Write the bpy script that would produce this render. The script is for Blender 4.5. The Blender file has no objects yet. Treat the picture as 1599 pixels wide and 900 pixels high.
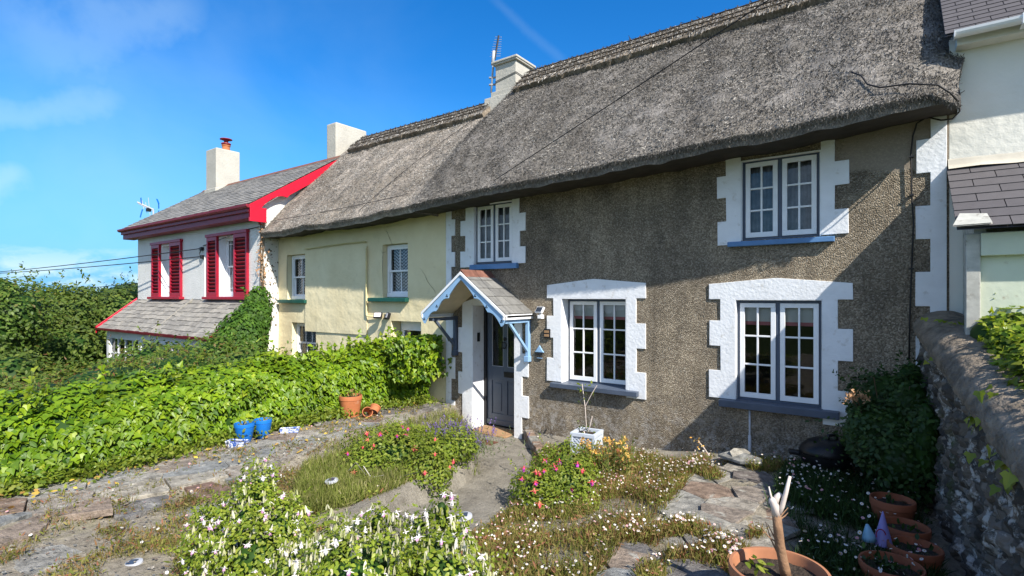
import bpy, bmesh, math, random
import numpy as np
from mathutils import Vector, Matrix, noise

random.seed(7)
rng = np.random.default_rng(11)
SC = bpy.context.scene
COL = SC.collection
PI = math.pi
D = 7.2                      # plane of the terrace's front wall
EYE = 2.3                    # camera height above the door threshold
PSI = math.atan(600 / 825)
RX, RY = math.cos(PSI), math.sin(PSI)
WX, WY = -math.sin(PSI), math.cos(PSI)

def ray(px, py):
    a = (px - 800) / 825
    return a * RX + WX, a * RY + WY, -(py - 464) / 825
def at_y(px, py, Y):
    x, y, z = ray(px, py); d = Y / y
    return Vector((x * d, Y, EYE + z * d))
def at_d(px, py, d):
    x, y, z = ray(px, py)
    return Vector((x * d, y * d, EYE + z * d))
def at_z(px, py, Z):
    x, y, z = ray(px, py); d = (Z - EYE) / z
    return Vector((x * d, y * d, Z))

# ------------------------------------------------------------------ objects
def props(o, label=None, cat=None, group=None, kind=None):
    if label: o['label'] = label
    if cat: o['category'] = cat
    if group: o['group'] = group
    if kind: o['kind'] = kind
    return o

def thing(name, label, cat, loc=(0, 0, 0), group=None):
    o = bpy.data.objects.new(name, None)
    o.empty_display_size = 0.2
    o.location = loc
    COL.objects.link(o)
    return props(o, label, cat, group)

def adopt(o, parent):
    o.parent = parent
    if parent.type == 'EMPTY':
        o.matrix_parent_inverse = Matrix.Translation(-Vector(parent.location))

class MB:
    """collects polygons, then links them as ONE mesh object"""
    def __init__(s):
        s.V = []; s.L = []; s.S = []; s.R = []; s.M = []; s.n = 0
    def arr(s, V, L, S, R=None, m=0):
        V = np.asarray(V, float).reshape(-1, 3); L = np.asarray(L, int); S = np.asarray(S, int)
        s.V.append(V); s.L.append(L + s.n); s.S.append(S)
        s.R.append(np.full(len(S), random.random()) if R is None else np.broadcast_to(np.asarray(R, float), (len(S),)))
        s.M.append(np.full(len(S), m, int)); s.n += len(V)
    def add(s, V, faces, R=None, m=0):
        s.arr(V, [i for f in faces for i in f], [len(f) for f in faces], R, m)
    def box(s, x0, x1, y0, y1, z0, z1, R=None, m=0, T=None):
        V = [(x, y, z) for z in (z0, z1) for y in (y0, y1) for x in (x0, x1)]
        if T is not None: V = [tuple(T @ Vector(v)) for v in V]
        s.add(V, [(0, 2, 3, 1), (4, 5, 7, 6), (0, 1, 5, 4), (2, 6, 7, 3), (0, 4, 6, 2), (1, 3, 7, 5)], R, m)
    def prism(s, poly, f0, f1, R=None, m=0):
        """poly 2D list, f0/f1 map (a,b)->xyz for the two caps (poly must be ccw seen from f0)"""
        n = len(poly)
        V = [f0(*p) for p in poly] + [f1(*p) for p in poly]
        F = [tuple(range(n)), tuple(range(2 * n - 1, n - 1, -1))]
        F += [(i, i + n, (i + 1) % n + n, (i + 1) % n) for i in range(n)]
        s.add(V, F, R, m)
    def xz(s, poly, y0, y1, R=None, m=0):
        s.prism(poly, lambda a, b: (a, y0, b), lambda a, b: (a, y1, b), R, m)
    def yz(s, poly, x0, x1, R=None, m=0):
        s.prism(poly, lambda a, b: (x0, a, b), lambda a, b: (x1, a, b), R, m)
    def bar(s, p, q, w, h=None, R=None, m=0):
        p = Vector(p); q = Vector(q); h = h or w
        d = (q - p).normalized(); up = Vector((0, 0, 1)) if abs(d.z) < .95 else Vector((0, 1, 0))
        a = d.cross(up).normalized() * w / 2; b = a.cross(d).normalized() * h / 2
        V = [o + i * a + j * b for o in (p, q) for (i, j) in ((-1, -1), (1, -1), (1, 1), (-1, 1))]
        s.add([tuple(v) for v in V], [(3, 2, 1, 0), (4, 5, 6, 7), (0, 1, 5, 4), (1, 2, 6, 5), (2, 3, 7, 6), (3, 0, 4, 7)], R, m)
    def tube(s, pts, r, seg=8, R=None, m=0):
        pts = [Vector(p) for p in pts]; n = len(pts)
        rs = r if isinstance(r, (list, tuple)) else [r] * n
        V = []; ref = None
        for i, p in enumerate(pts):
            d = (pts[min(i + 1, n - 1)] - pts[max(i - 1, 0)]).normalized()
            if ref is None:
                ref = Vector((0, 0, 1)) if abs(d.z) < .9 else Vector((1, 0, 0))
            a = (ref - d * ref.dot(d)).normalized(); b = d.cross(a); ref = a
            V += [tuple(p + rs[i] * (math.cos(t) * a + math.sin(t) * b)) for t in [2 * PI * k / seg for k in range(seg)]]
        F = [(i * seg + k, i * seg + (k + 1) % seg, (i + 1) * seg + (k + 1) % seg, (i + 1) * seg + k) for i in range(n - 1) for k in range(seg)]
        F += [tuple(range(seg - 1, -1, -1)), tuple(range((n - 1) * seg, n * seg))]
        s.add(V, F, R, m)
    def lathe(s, prof, c=(0, 0, 0), seg=28, R=None, m=0, T=None, wob=0.0):
        V = []; n = len(prof)
        for (r, z) in prof:
            for k in range(seg):
                t = 2 * PI * k / seg; rr = r * (1 + wob * math.sin(3 * t + z * 9))
                v = Vector((rr * math.cos(t), rr * math.sin(t), z))
                if T is not None: v = T @ v
                V.append((c[0] + v.x, c[1] + v.y, c[2] + v.z))
        F = [(i * seg + k, i * seg + (k + 1) % seg, (i + 1) * seg + (k + 1) % seg, (i + 1) * seg + k) for i in range(n - 1) for k in range(seg)]
        s.add(V, F, R, m)
    def grid(s, P, R=None, m=0, flip=False):
        P = np.asarray(P, float); a, b = P.shape[:2]
        idx = np.arange(a * b).reshape(a, b)
        q = np.stack([idx[:-1, :-1], idx[1:, :-1], idx[1:, 1:], idx[:-1, 1:]], -1).reshape(-1, 4)
        if flip: q = q[:, ::-1]
        s.arr(P.reshape(-1, 3), q.reshape(-1), np.full(len(q), 4), R, m)
    def scatter(s, shape, P, N, T, S, R=None, m=0, sx=1.0):
        shape = np.asarray(shape, float); P = np.asarray(P, float); n = len(P)
        if n == 0: return
        N = np.broadcast_to(np.asarray(N, float), (n, 3)).copy(); T = np.broadcast_to(np.asarray(T, float), (n, 3)).copy()
        N /= np.linalg.norm(N, axis=1, keepdims=True) + 1e-9
        T = T - N * (T * N).sum(1, keepdims=True)
        T += 1e-5 * rng.normal(size=(n, 3))
        T /= np.linalg.norm(T, axis=1, keepdims=True) + 1e-9
        B = np.cross(T, N); S = np.broadcast_to(np.asarray(S, float), (n,))
        sx = np.broadcast_to(np.asarray(sx, float), (n,))
        k = len(shape)
        V = P[:, None, :] + S[:, None, None] * (shape[None, :, 0:1] * (sx[:, None, None] * B[:, None, :]) + shape[None, :, 1:2] * T[:, None, :] + shape[None, :, 2:3] * N[:, None, :])
        s.arr(V.reshape(-1, 3), np.arange(n * k), np.full(n, k), rng.random(n) if R is None else R, m)
    def build(s, name, mat, parent=None, smooth=False, bevel=0, bseg=2, auto=None):
        me = bpy.data.meshes.new(name)
        V = np.concatenate(s.V); L = np.concatenate(s.L); S = np.concatenate(s.S)
        me.vertices.add(len(V)); me.vertices.foreach_set('co', V.ravel())
        me.loops.add(len(L)); me.loops.foreach_set('vertex_index', L.astype(np.int32))
        me.polygons.add(len(S))
        st = np.concatenate([[0], np.cumsum(S)[:-1]])
        me.polygons.foreach_set('loop_start', st.astype(np.int32))
        me.polygons.foreach_set('loop_total', S.astype(np.int32))
        mats = mat if isinstance(mat, (list, tuple)) else [mat]
        for m in mats: me.materials.append(m)
        me.polygons.foreach_set('material_index', np.concatenate(s.M).astype(np.int32))
        at = me.attributes.new('rnd', 'FLOAT', 'FACE')
        at.data.foreach_set('value', np.concatenate(s.R).astype(np.float32))
        me.update(calc_edges=True); me.validate()
        me.polygons.foreach_set('use_smooth', np.full(len(me.polygons), bool(smooth)))
        o = bpy.data.objects.new(name, me); COL.objects.link(o)
        if bevel:
            b = o.modifiers.new('bevel', 'BEVEL'); b.width = bevel; b.segments = bseg; b.limit_method = 'ANGLE'; b.angle_limit = math.radians(40)
            b.harden_normals = False
        if auto:
            try: me.set_sharp_from_angle(angle=math.radians(auto))
            except Exception: pass
        if parent is not None: adopt(o, parent)
        return o

# ------------------------------------------------------------------ materials
def _mat(name):
    m = bpy.data.materials.new(name); m.use_nodes = True
    nt = m.node_tree; nt.nodes.clear()
    return m, nt
def N(nt, typ, **kw):
    n = nt.nodes.new(typ)
    for k, v in kw.items():
        if k in n.inputs.keys() if isinstance(k, str) else False: n.inputs[k].default_value = v
        else: setattr(n, k, v)
    return n
def ramp(nt, src, stops, interp='LINEAR'):
    r = nt.nodes.new('ShaderNodeValToRGB'); cr = r.color_ramp; cr.interpolation = interp
    while len(cr.elements) > 1: cr.elements.remove(cr.elements[0])
    cr.elements[0].position = stops[0][0]; cr.elements[0].color = (*stops[0][1], 1)
    for p, c in stops[1:]:
        e = cr.elements.new(p); e.color = (*c, 1)
    if src is not None: nt.links.new(src, r.inputs[0])
    return r.outputs[0]
def g3(v): return (v, v, v)
def coords(nt, scale=None):
    tc = nt.nodes.new('ShaderNodeTexCoord')
    if scale is None: return tc.outputs['Object']
    mp = nt.nodes.new('ShaderNodeMapping'); mp.inputs['Scale'].default_value = scale
    nt.links.new(tc.outputs['Object'], mp.inputs[0]); return mp.outputs[0]
def noise_t(nt, vec, scale, detail=5, rough=.55, dist=0):
    n = nt.nodes.new('ShaderNodeTexNoise'); n.inputs['Scale'].default_value = scale
    n.inputs['Detail'].default_value = detail; n.inputs['Roughness'].default_value = rough; n.inputs['Distortion'].default_value = dist
    nt.links.new(vec, n.inputs['Vector']); return n.outputs['Fac']
def voro(nt, vec, scale, feature='F1', out='Distance', rand=1):
    n = nt.nodes.new('ShaderNodeTexVoronoi'); n.feature = feature; n.inputs['Scale'].default_value = scale
    n.inputs['Randomness'].default_value = rand
    nt.links.new(vec, n.inputs['Vector']); return n.outputs[out]
def mixc(nt, fac, a, b, mode='MIX'):
    n = nt.nodes.new('ShaderNodeMix'); n.data_type = 'RGBA'; n.blend_type = mode
    for s, v in ((n.inputs[0], fac), (n.inputs[6], a), (n.inputs[7], b)):
        if isinstance(v, (int, float)): s.default_value = v
        elif isinstance(v, tuple): s.default_value = (*v, 1)
        else: nt.links.new(v, s)
    return n.outputs[2]
def math_n(nt, op, a, b=0.0, clamp=False):
    n = nt.nodes.new('ShaderNodeMath'); n.operation = op; n.use_clamp = clamp
    for s, v in ((n.inputs[0], a), (n.inputs[1], b)):
        if isinstance(v, (int, float)): s.default_value = v
        else: nt.links.new(v, s)
    return n.outputs[0]
def bumpn(nt, h, strength, dist, prev=None):
    b = nt.nodes.new('ShaderNodeBump'); b.inputs['Strength'].default_value = strength; b.inputs['Distance'].default_value = dist
    nt.links.new(h, b.inputs['Height'])
    if prev is not None: nt.links.new(prev, b.inputs['Normal'])
    return b.outputs[0]
def finish(nt, col, rough=.8, spec=.3, nrm=None, metal=0, trans=None, transcol=None, coat=0):
    p = nt.nodes.new('ShaderNodeBsdfPrincipled'); o = nt.nodes.new('ShaderNodeOutputMaterial')
    if isinstance(col, tuple): p.inputs['Base Color'].default_value = (*col, 1)
    else: nt.links.new(col, p.inputs['Base Color'])
    if isinstance(rough, (int, float)): p.inputs['Roughness'].default_value = rough
    else: nt.links.new(rough, p.inputs['Roughness'])
    p.inputs['Specular IOR Level'].default_value = spec; p.inputs['Metallic'].default_value = metal
    if coat: p.inputs['Coat Weight'].default_value = coat
    if nrm is not None: nt.links.new(nrm, p.inputs['Normal'])
    out = p.outputs[0]
    if trans:
        t = nt.nodes.new('ShaderNodeBsdfTranslucent')
        c = transcol if transcol is not None else col
        if isinstance(c, tuple): t.inputs[0].default_value = (*c, 1)
        else: nt.links.new(c, t.inputs[0])
        mx = nt.nodes.new('ShaderNodeMixShader'); mx.inputs[0].default_value = trans
        nt.links.new(out, mx.inputs[1]); nt.links.new(t.outputs[0], mx.inputs[2]); out = mx.outputs[0]
    nt.links.new(out, o.inputs[0])

def attr(nt, name='rnd'):
    a = nt.nodes.new('ShaderNodeAttribute'); a.attribute_name = name; return a.outputs['Fac']

def paint(name, col, var=.12, rough=.5, scale=6, bump=.15, bscale=30, dirt=None, spec=.35, dist=.004):
    m, nt = _mat(name); v = coords(nt)
    n = noise_t(nt, v, scale, 6)
    lo = tuple(c * (1 - var) for c in col); hi = tuple(min(1, c * (1 + var * .6)) for c in col)
    c = ramp(nt, n, [(.3, lo), (.7, hi)])
    if dirt:
        dcol, amount, dsc = dirt
        d = noise_t(nt, v, dsc, 8, .65)
        c = mixc(nt, ramp(nt, d, [(1 - amount, g3(0)), (min(1, 1 - amount + .18), g3(1))]), c, dcol)
    finish(nt, c, rough, spec, bumpn(nt, noise_t(nt, v, bscale, 6), bump, dist) if bump else None)
    return m

def leafmat(name, stops, trans=.25, rough=.45, spec=.35, tint=1.5, big=None):
    m, nt = _mat(name); a = attr(nt)
    c = ramp(nt, a, stops)
    v = coords(nt)
    k = noise_t(nt, v, big or 2.2, 3)
    c = mixc(nt, 1.0, c, ramp(nt, k, [(.3, g3(.62)), (.7, g3(1.15))]), 'MULTIPLY')
    tc = mixc(nt, 1.0, c, (tint, tint * 1.08, tint * .35), 'MULTIPLY')
    finish(nt, c, rough, spec, None, trans=trans, transcol=tc)
    return m

def attrmat(name, stops, rough=.8, spec=.3, bump=.3, bscale=20, dist=.01, nz=.25, nscale=9, interp='LINEAR', stain=None, aniso=(1, 1, 1)):
    m, nt = _mat(name); a = attr(nt); v = coords(nt)
    c = ramp(nt, a, stops, interp)
    n = noise_t(nt, v, nscale, 8, .65)
    c = mixc(nt, 1.0, c, ramp(nt, n, [(.25, g3(1 - nz * 1.6)), (.75, g3(1 + nz))]), 'MULTIPLY')
    if stain:
        scol, amt, ss = stain
        d = noise_t(nt, v, ss, 7, .6)
        c = mixc(nt, ramp(nt, d, [(1 - amt, g3(0)), (1 - amt + .1, g3(1))]), c, scol)
    finish(nt, c, rough, spec, bumpn(nt, noise_t(nt, coords(nt, aniso), bscale, 8, .65), bump, dist))
    return m

# roughcast of the brown cottage
def roughcast():
    m, nt = _mat('roughcast render'); v = coords(nt)
    peb = voro(nt, v, 72); pc = voro(nt, v, 72, out='Color')
    sep = nt.nodes.new('ShaderNodeSeparateColor'); nt.links.new(pc, sep.inputs[0])
    c = ramp(nt, sep.outputs[0], [(0, (.185, .155, .118)), (.35, (.265, .224, .17)), (.7, (.345, .295, .225)), (1, (.50, .44, .355))])
    big = noise_t(nt, v, 1.3, 6, .6)
    c = mixc(nt, 1.0, c, ramp(nt, big, [(.3, (.60, .59, .58)), (.7, (1.2, 1.16, 1.08))]), 'MULTIPLY')
    stv = noise_t(nt, coords(nt, (3.2, 1, .35)), 1.6, 5, .6)
    c = mixc(nt, 1.0, c, ramp(nt, stv, [(.3, (.74, .74, .75)), (.62, g3(1.08))]), 'MULTIPLY')
    # old limewash left in flecks along the foot of the wall
    xyz = nt.nodes.new('ShaderNodeSeparateXYZ'); nt.links.new(v, xyz.inputs[0])
    foot = nt.nodes.new('ShaderNodeMapRange'); foot.inputs[1].default_value = 1.0; foot.inputs[2].default_value = .0
    nt.links.new(xyz.outputs[2], foot.inputs[0])
    fl = noise_t(nt, v, 13, 8, .75)
    fleck = math_n(nt, 'MULTIPLY', foot.outputs[0], ramp(nt, fl, [(.50, g3(0)), (.58, g3(1))]))
    damp = math_n(nt, 'MULTIPLY', foot.outputs[0], ramp(nt, noise_t(nt, v, 2.5, 6), [(.4, g3(0)), (.65, g3(1))]))
    c = mixc(nt, math_n(nt, 'MULTIPLY', damp, .75), c, (.045, .04, .036))
    c = mixc(nt, math_n(nt, 'MULTIPLY', fleck, .8), c, (.5, .48, .45))
    # smoother cement patch high on the right
    px = nt.nodes.new('ShaderNodeMapRange'); px.inputs[1].default_value = -.75; px.inputs[2].default_value = -.45; nt.links.new(xyz.outputs[0], px.inputs[0])
    pz = nt.nodes.new('ShaderNodeMapRange'); pz.inputs[1].default_value = 3.62; pz.inputs[2].default_value = 3.75
    nt.links.new(math_n(nt, 'ADD', xyz.outputs[2], math_n(nt, 'MULTIPLY', big, .35)), pz.inputs[0]); pz.inputs[1].default_value = 3.84; pz.inputs[2].default_value = 3.9
    patch = math_n(nt, 'MULTIPLY', px.outputs[0], pz.outputs[0])
    c = mixc(nt, math_n(nt, 'MULTIPLY', patch, .8), c, (.26, .22, .175))
    h = math_n(nt, 'SUBTRACT', 1.0, peb)
    st = math_n(nt, 'SUBTRACT', 1.0, math_n(nt, 'MULTIPLY', patch, .85))
    b = nt.nodes.new('ShaderNodeBump'); b.inputs['Distance'].default_value = .02
    nt.links.new(math_n(nt, 'MULTIPLY', st, .95), b.inputs['Strength']); nt.links.new(h, b.inputs['Height'])
    b2 = bumpn(nt, noise_t(nt, v, 5, 4), .35, .05, b.outputs[0])
    finish(nt, c, .92, .15, b2)
    return m

def yellow_render():
    m, nt = _mat('yellow lime render'); v = coords(nt)
    n = noise_t(nt, v, 1.6, 6, .6)
    c = ramp(nt, n, [(.3, (.70, .60, .37)), (.7, (.79, .70, .46))])
    w = nt.nodes.new('ShaderNodeTexNoise'); w.inputs['Scale'].default_value = 1.6; nt.links.new(v, w.inputs['Vector'])
    wv = nt.nodes.new('ShaderNodeMix'); wv.data_type = 'VECTOR'; wv.inputs[0].default_value = .35
    nt.links.new(v, wv.inputs[4]); nt.links.new(w.outputs['Color'], wv.inputs[5])
    cr = voro(nt, wv.outputs[1], 1.7, 'DISTANCE_TO_EDGE')
    mask = ramp(nt, noise_t(nt, v, .75, 2), [(.60, g3(0)), (.66, g3(1))])
    line = math_n(nt, 'MULTIPLY', ramp(nt, cr, [(0, g3(1)), (.012, g3(0))]), mask)
    c = mixc(nt, math_n(nt, 'MULTIPLY', line, .3), c, (.3, .24, .13))
    c = mixc(nt, math_n(nt, 'MULTIPLY', ramp(nt, noise_t(nt, v, 7, 8, .7), [(.58, g3(0)), (.75, g3(1))]), .35), c, (.42, .36, .22))
    b1 = bumpn(nt, noise_t(nt, v, 3.6, 5, .55), .6, .045)
    b2 = bumpn(nt, line, .8, -.03, b1)
    b3 = bumpn(nt, noise_t(nt, v, 40, 4), .15, .006, b2)
    finish(nt, c, .85, .2, b3)
    return m

def thatch_mat(name, dark, mid, light, sc=1.0):
    m, nt = _mat(name); v = coords(nt)
    sv = coords(nt, (60 * sc, 26 * sc, 26 * sc))
    n = noise_t(nt, sv, 1.0, 4, .7)
    n2 = noise_t(nt, v, .9, 6, .65)
    n3 = noise_t(nt, v, 9, 5, .6)
    c = ramp(nt, n, [(.25, dark), (.5, mid), (.78, light)])
    c = mixc(nt, 1.0, c, ramp(nt, n2, [(.3, (.72, .68, .62)), (.7, (1.22, 1.2, 1.2))]), 'MULTIPLY')
    c = mixc(nt, 1.0, c, ramp(nt, n3, [(.3, g3(.72)), (.7, g3(1.2))]), 'MULTIPLY')
    st_ = noise_t(nt, coords(nt, (2.6, .45, .45)), 1.3, 5, .6)
    c = mixc(nt, 1.0, c, ramp(nt, st_, [(.32, g3(.74)), (.66, g3(1.14))]), 'MULTIPLY')
    b = bumpn(nt, n, .8, .02); b = bumpn(nt, n3, .5, .04, b)
    finish(nt, c, .95, .1, b)
    return m

def stone_wall_mat(name):
    m, nt = _mat(name); v = coords(nt, (1.0, 1.7, 3.2))
    vc = voro(nt, v, 3.6, out='Color'); ve = voro(nt, v, 3.6, 'DISTANCE_TO_EDGE')
    sep = nt.nodes.new('ShaderNodeSeparateColor'); nt.links.new(vc, sep.inputs[0])
    c = ramp(nt, sep.outputs[0], [(0, (.05, .045, .04)), (.4, (.12, .105, .09)), (.7, (.17, .14, .11)), (1, (.25, .22, .19))])
    c = mixc(nt, ramp(nt, ve, [(0, g3(1)), (.06, g3(0))]), c, (.09, .08, .065))
    vv = coords(nt)
    lw = noise_t(nt, vv, 5, 9, .72)
    c = mixc(nt, ramp(nt, lw, [(.54, g3(0)), (.60, g3(.85))]), c, (.58, .55, .50))
    ms = noise_t(nt, vv, 2.2, 6, .6)
    c = mixc(nt, ramp(nt, ms, [(.58, g3(0)), (.7, g3(.8))]), c, (.06, .075, .02))
    b = bumpn(nt, ve, .9, .06); b = bumpn(nt, noise_t(nt, vv, 18, 8, .7), .7, .03, b)
    finish(nt, c, .92, .15, b)
    return m

def lace_mat():
    m, nt = _mat('zigzag lace net'); tc = nt.nodes.new('ShaderNodeTexCoord')
    xyz = nt.nodes.new('ShaderNodeSeparateXYZ'); nt.links.new(tc.outputs['Object'], xyz.inputs[0])
    zx = math_n(nt, 'PINGPONG', xyz.outputs[0], .055)
    s = math_n(nt, 'ADD', xyz.outputs[2], math_n(nt, 'MULTIPLY', zx, 1.1))
    band = math_n(nt, 'PINGPONG', s, .033)
    c = ramp(nt, math_n(nt, 'MULTIPLY', band, 30.3), [(.45, (.12, .13, .15)), (.6, (.72, .74, .78))])
    finish(nt, c, .9, .1)
    return m

def glass_mat():
    m, nt = _mat('window glass')
    tr = nt.nodes.new('ShaderNodeBsdfTransparent'); tr.inputs[0].default_value = (.86, .89, .9, 1)
    gl = nt.nodes.new('ShaderNodeBsdfGlossy'); gl.inputs['Roughness'].default_value = .015
    v = coords(nt)
    b = bumpn(nt, noise_t(nt, v, 3.0, 2), .06, .02)
    nt.links.new(b, gl.inputs['Normal'])
    fr = nt.nodes.new('ShaderNodeFresnel'); fr.inputs[0].default_value = 1.6
    mx = nt.nodes.new('ShaderNodeMixShader'); o = nt.nodes.new('ShaderNodeOutputMaterial')
    nt.links.new(fr.outputs[0], mx.inputs[0]); nt.links.new(tr.outputs[0], mx.inputs[1]); nt.links.new(gl.outputs[0], mx.inputs[2])
    nt.links.new(mx.outputs[0], o.inputs[0])
    return m

def ground_mat():
    m, nt = _mat('weedy soil'); v = coords(nt)
    a = noise_t(nt, v, 2.2, 8, .65); b = noise_t(nt, v, 14, 8, .7); d = noise_t(nt, v, 60, 4, .6)
    c = ramp(nt, a, [(.3, (.22, .19, .145)), (.5, (.33, .29, .225)), (.7, (.25, .225, .13))])
    c = mixc(nt, 1.0, c, ramp(nt, b, [(.3, g3(.55)), (.7, g3(1.3))]), 'MULTIPLY')
    c = mixc(nt, ramp(nt, d, [(.62, g3(0)), (.7, g3(.7))]), c, (.42, .38, .31))
    xyz = nt.nodes.new('ShaderNodeSeparateXYZ'); nt.links.new(v, xyz.inputs[0])
    out = math_n(nt, 'MAXIMUM', math_n(nt, 'LESS_THAN', xyz.outputs[1], -1.5), math_n(nt, 'MAXIMUM', math_n(nt, 'GREATER_THAN', xyz.outputs[0], 1.2), math_n(nt, 'LESS_THAN', xyz.outputs[0], -8.3)))
    c = mixc(nt, out, c, ramp(nt, a, [(.3, (.035, .06, .015)), (.7, (.07, .10, .025))]))
    bb = bumpn(nt, b, .8, .05); bb = bumpn(nt, d, .8, .015, bb)
    finish(nt, c, .95, .1, bb)
    return m

def concrete_mat():
    m, nt = _mat('weathered concrete'); v = coords(nt)
    a = noise_t(nt, v, 3, 8, .6); b = noise_t(nt, v, 45, 6, .7)
    c = ramp(nt, a, [(.3, (.17, .152, .122)), (.7, (.33, .30, .245))])
    c = mixc(nt, 1.0, c, ramp(nt, b, [(.3, g3(.7)), (.7, g3(1.15))]), 'MULTIPLY')
    c = mixc(nt, ramp(nt, noise_t(nt, v, 1.2, 7, .65), [(.55, g3(0)), (.7, g3(.7))]), c, (.16, .14, .11))
    vc = voro(nt, v, 75)
    c = mixc(nt, ramp(nt, vc, [(.12, g3(.6)), (.2, g3(0))]), c, (.5, .47, .42))
    bb = bumpn(nt, b, .9, .02); bb = bumpn(nt, noise_t(nt, v, 9, 7, .65), .7, .05, bb)
    finish(nt, c, .9, .2, bb)
    return m

M = {}
M['roughcast'] = roughcast()
M['yellow'] = yellow_render()
M['yellow_smooth'] = paint('yellow wall paint', (.68, .58, .30), .1, .8, 4, .3, 20)
M['white'] = paint('white gloss paint', (.80, .81, .82), .06, .35, 8, .1, 40)
M['masonry'] = paint('white masonry paint', (.78, .79, .80), .07, .75, 5, .45, 26, ((.5, .47, .42), .41, 9), dist=.014)
M['whitewall'] = paint('white stippled render', (.72, .71, .67), .08, .85, 3, .9, 34, ((.4, .37, .32), .34, 5), dist=.022)
M['creamwall'] = paint('cream smooth render', (.75, .73, .65), .06, .8, 1.5, .5, 7, ((.5, .45, .36), .33, 3), dist=.03)
M['palegreen'] = paint('pale green wall paint', (.60, .64, .50), .08, .8, 3, .3, 12, ((.28, .2, .13), .36, 11), dist=.012)
M['chimney'] = paint('chimney render', (.47, .445, .38), .1, .85, 3, .5, 18, ((.30, .28, .24), .38, 4), dist=.02)
M['thatch'] = thatch_mat('weathered thatch', (.105, .098, .09), (.20, .186, .167), (.36, .338, .305))
M['thatch_pale'] = thatch_mat('paler thatch', (.20, .178, .148), (.34, .30, .25), (.50, .45, .385))
M['eave_shade'] = paint('eave shade reed', (.045, .038, .03), .3, .95)  # near-black colour paints in the shade under the thatch eaves
M['ridge'] = thatch_mat('thatch ridge straw', (.10, .085, .065), (.24, .205, .16), (.42, .365, .295), .8)
M['straw'] = attrmat('loose straw', [(0, (.055, .05, .045)), (.4, (.165, .152, .135)), (.75, (.32, .298, .265)), (1, (.60, .565, .51))], .9, .15, 0.0, nz=.2, nscale=2)
M['hazel'] = paint('hazel liggers', (.07, .055, .04), .3, .9)
M['slate'] = attrmat('grey slate', [(0, (.19, .182, .165)), (.5, (.235, .222, .20)), (1, (.29, .272, .24))], .75, .3, .25, 30, .004, .2, 12, stain=((.36, .24, .07), .30, 3.0))
M['slate_porch'] = attrmat('porch slate', [(0, (.22, .205, .18)), (.5, (.28, .262, .23)), (1, (.34, .315, .27))], .75, .3, .25, 30, .004, .25, 10, stain=((.30, .25, .12), .34, 2.2))
M['slate_canopy'] = attrmat('canopy slate', [(0, (.15, .148, .142)), (1, (.23, .225, .21))], .7, .3, .2, 30, .004, .2, 10)
M['slate_dark'] = attrmat('dark slate', [(0, (.085, .078, .082)), (.5, (.11, .102, .105)), (1, (.145, .134, .135))], .85, .12, .25, 30, .004, .07, 14)
M['redbright'] = paint('bright red gloss paint', (.62, .012, .035), .1, .35, 5, .1, 30)
M['red'] = paint('red gloss paint', (.36, .012, .032), .15, .35, 5, .1, 30)
M['maroon'] = paint('maroon gutter paint', (.24, .02, .035), .2, .45, 5, .1, 30)
M['paleblue'] = paint('pale blue paint', (.26, .43, .64), .1, .45, 6, .15, 30)
M['midblue'] = paint('mid blue sill paint', (.10, .22, .42), .15, .5, 6, .2, 30)
M['slateblue'] = paint('dark slate blue paint', (.075, .095, .135), .15, .4, 6, .12, 30)
M['door'] = paint('blue grey door paint', (.085, .105, .135), .1, .35, 4, .08, 30)
M['greensill'] = paint('dark green sill paint', (.012, .085, .065), .2, .4)
M['black'] = paint('black plastic', (.012, .012, .013), .2, .4, 8, .1, 30)
M['iron'] = paint('black iron', (.02, .02, .022), .2, .45)
M['cable'] = paint('cable sheath', (.02, .018, .017), .2, .6)
M['metal'] = paint('galvanised steel', (.45, .46, .48), .15, .35, 12, .05, 40)
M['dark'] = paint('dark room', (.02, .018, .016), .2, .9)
M['soffit'] = paint('cream soffit boards', (.62, .55, .40), .08, .7)
M['curtain'] = paint('white curtain cloth', (.62, .62, .62), .15, .9, 14, .5, 12, dist=.03)
M['netcurtain'] = paint('grey net curtain', (.25, .255, .27), .4, .9, 9, .3, 14)
M['blind'] = paint('white blind', (.66, .66, .62), .06, .9)
M['pink'] = paint('pink trim', (.55, .17, .2), .2, .9)
M['lace'] = lace_mat()
M['glass'] = glass_mat()
M['soil'] = ground_mat()
M['concrete'] = concrete_mat()
M['flag'] = attrmat('slate flagstone', [(0, (.36, .335, .285)), (.22, (.26, .265, .255)), (.42, (.40, .36, .29)), (.58, (.18, .175, .17)), (.7, (.27, .19, .14)), (.82, (.35, .32, .27)), (1, (.22, .135, .10))], .9, .1, 1.0, 16, .045, .45, 9, stain=((.42, .40, .345), .42, 7), aniso=(.7, 1.5, 1))
M['mortar'] = paint('cement coping', (.29, .235, .175), .45, .92, 7, 1.0, 22, ((.085, .075, .06), .47, 4.5), dist=.06)
M['rubble'] = stone_wall_mat('limewashed rubble')
M['rubble_tan'] = attrmat('tan rubble', [(0, (.22, .18, .13)), (1, (.36, .30, .22))], .9, .2, .9, 9, .05, .4, 6)
M['terracotta'] = paint('terracotta', (.46, .155, .06), .2, .75, 5, .3, 30, ((.55, .38, .28), .36, 6))
M['terracotta_old'] = paint('old terracotta', (.40, .17, .085), .25, .8, 5, .4, 24, ((.20, .15, .10), .42, 5))
M['terracotta_shade'] = paint('shade dark terracotta', (.27, .085, .04), .25, .75, 6, .3, 24, ((.12, .09, .06), .4, 6))  # darker copy of the clay, with the garden wall's shade in its colour
M['potblue'] = paint('blue plastic pot', (.012, .16, .55), .1, .4, 6, .05, 30, ((.05, .08, .15), .3, 14))
M['earth'] = paint('potting soil', (.055, .04, .028), .4, .95, 14, 1.0, 25, ((.16, .12, .08), .4, 30), dist=.04)
M['glaze'] = None
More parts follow.
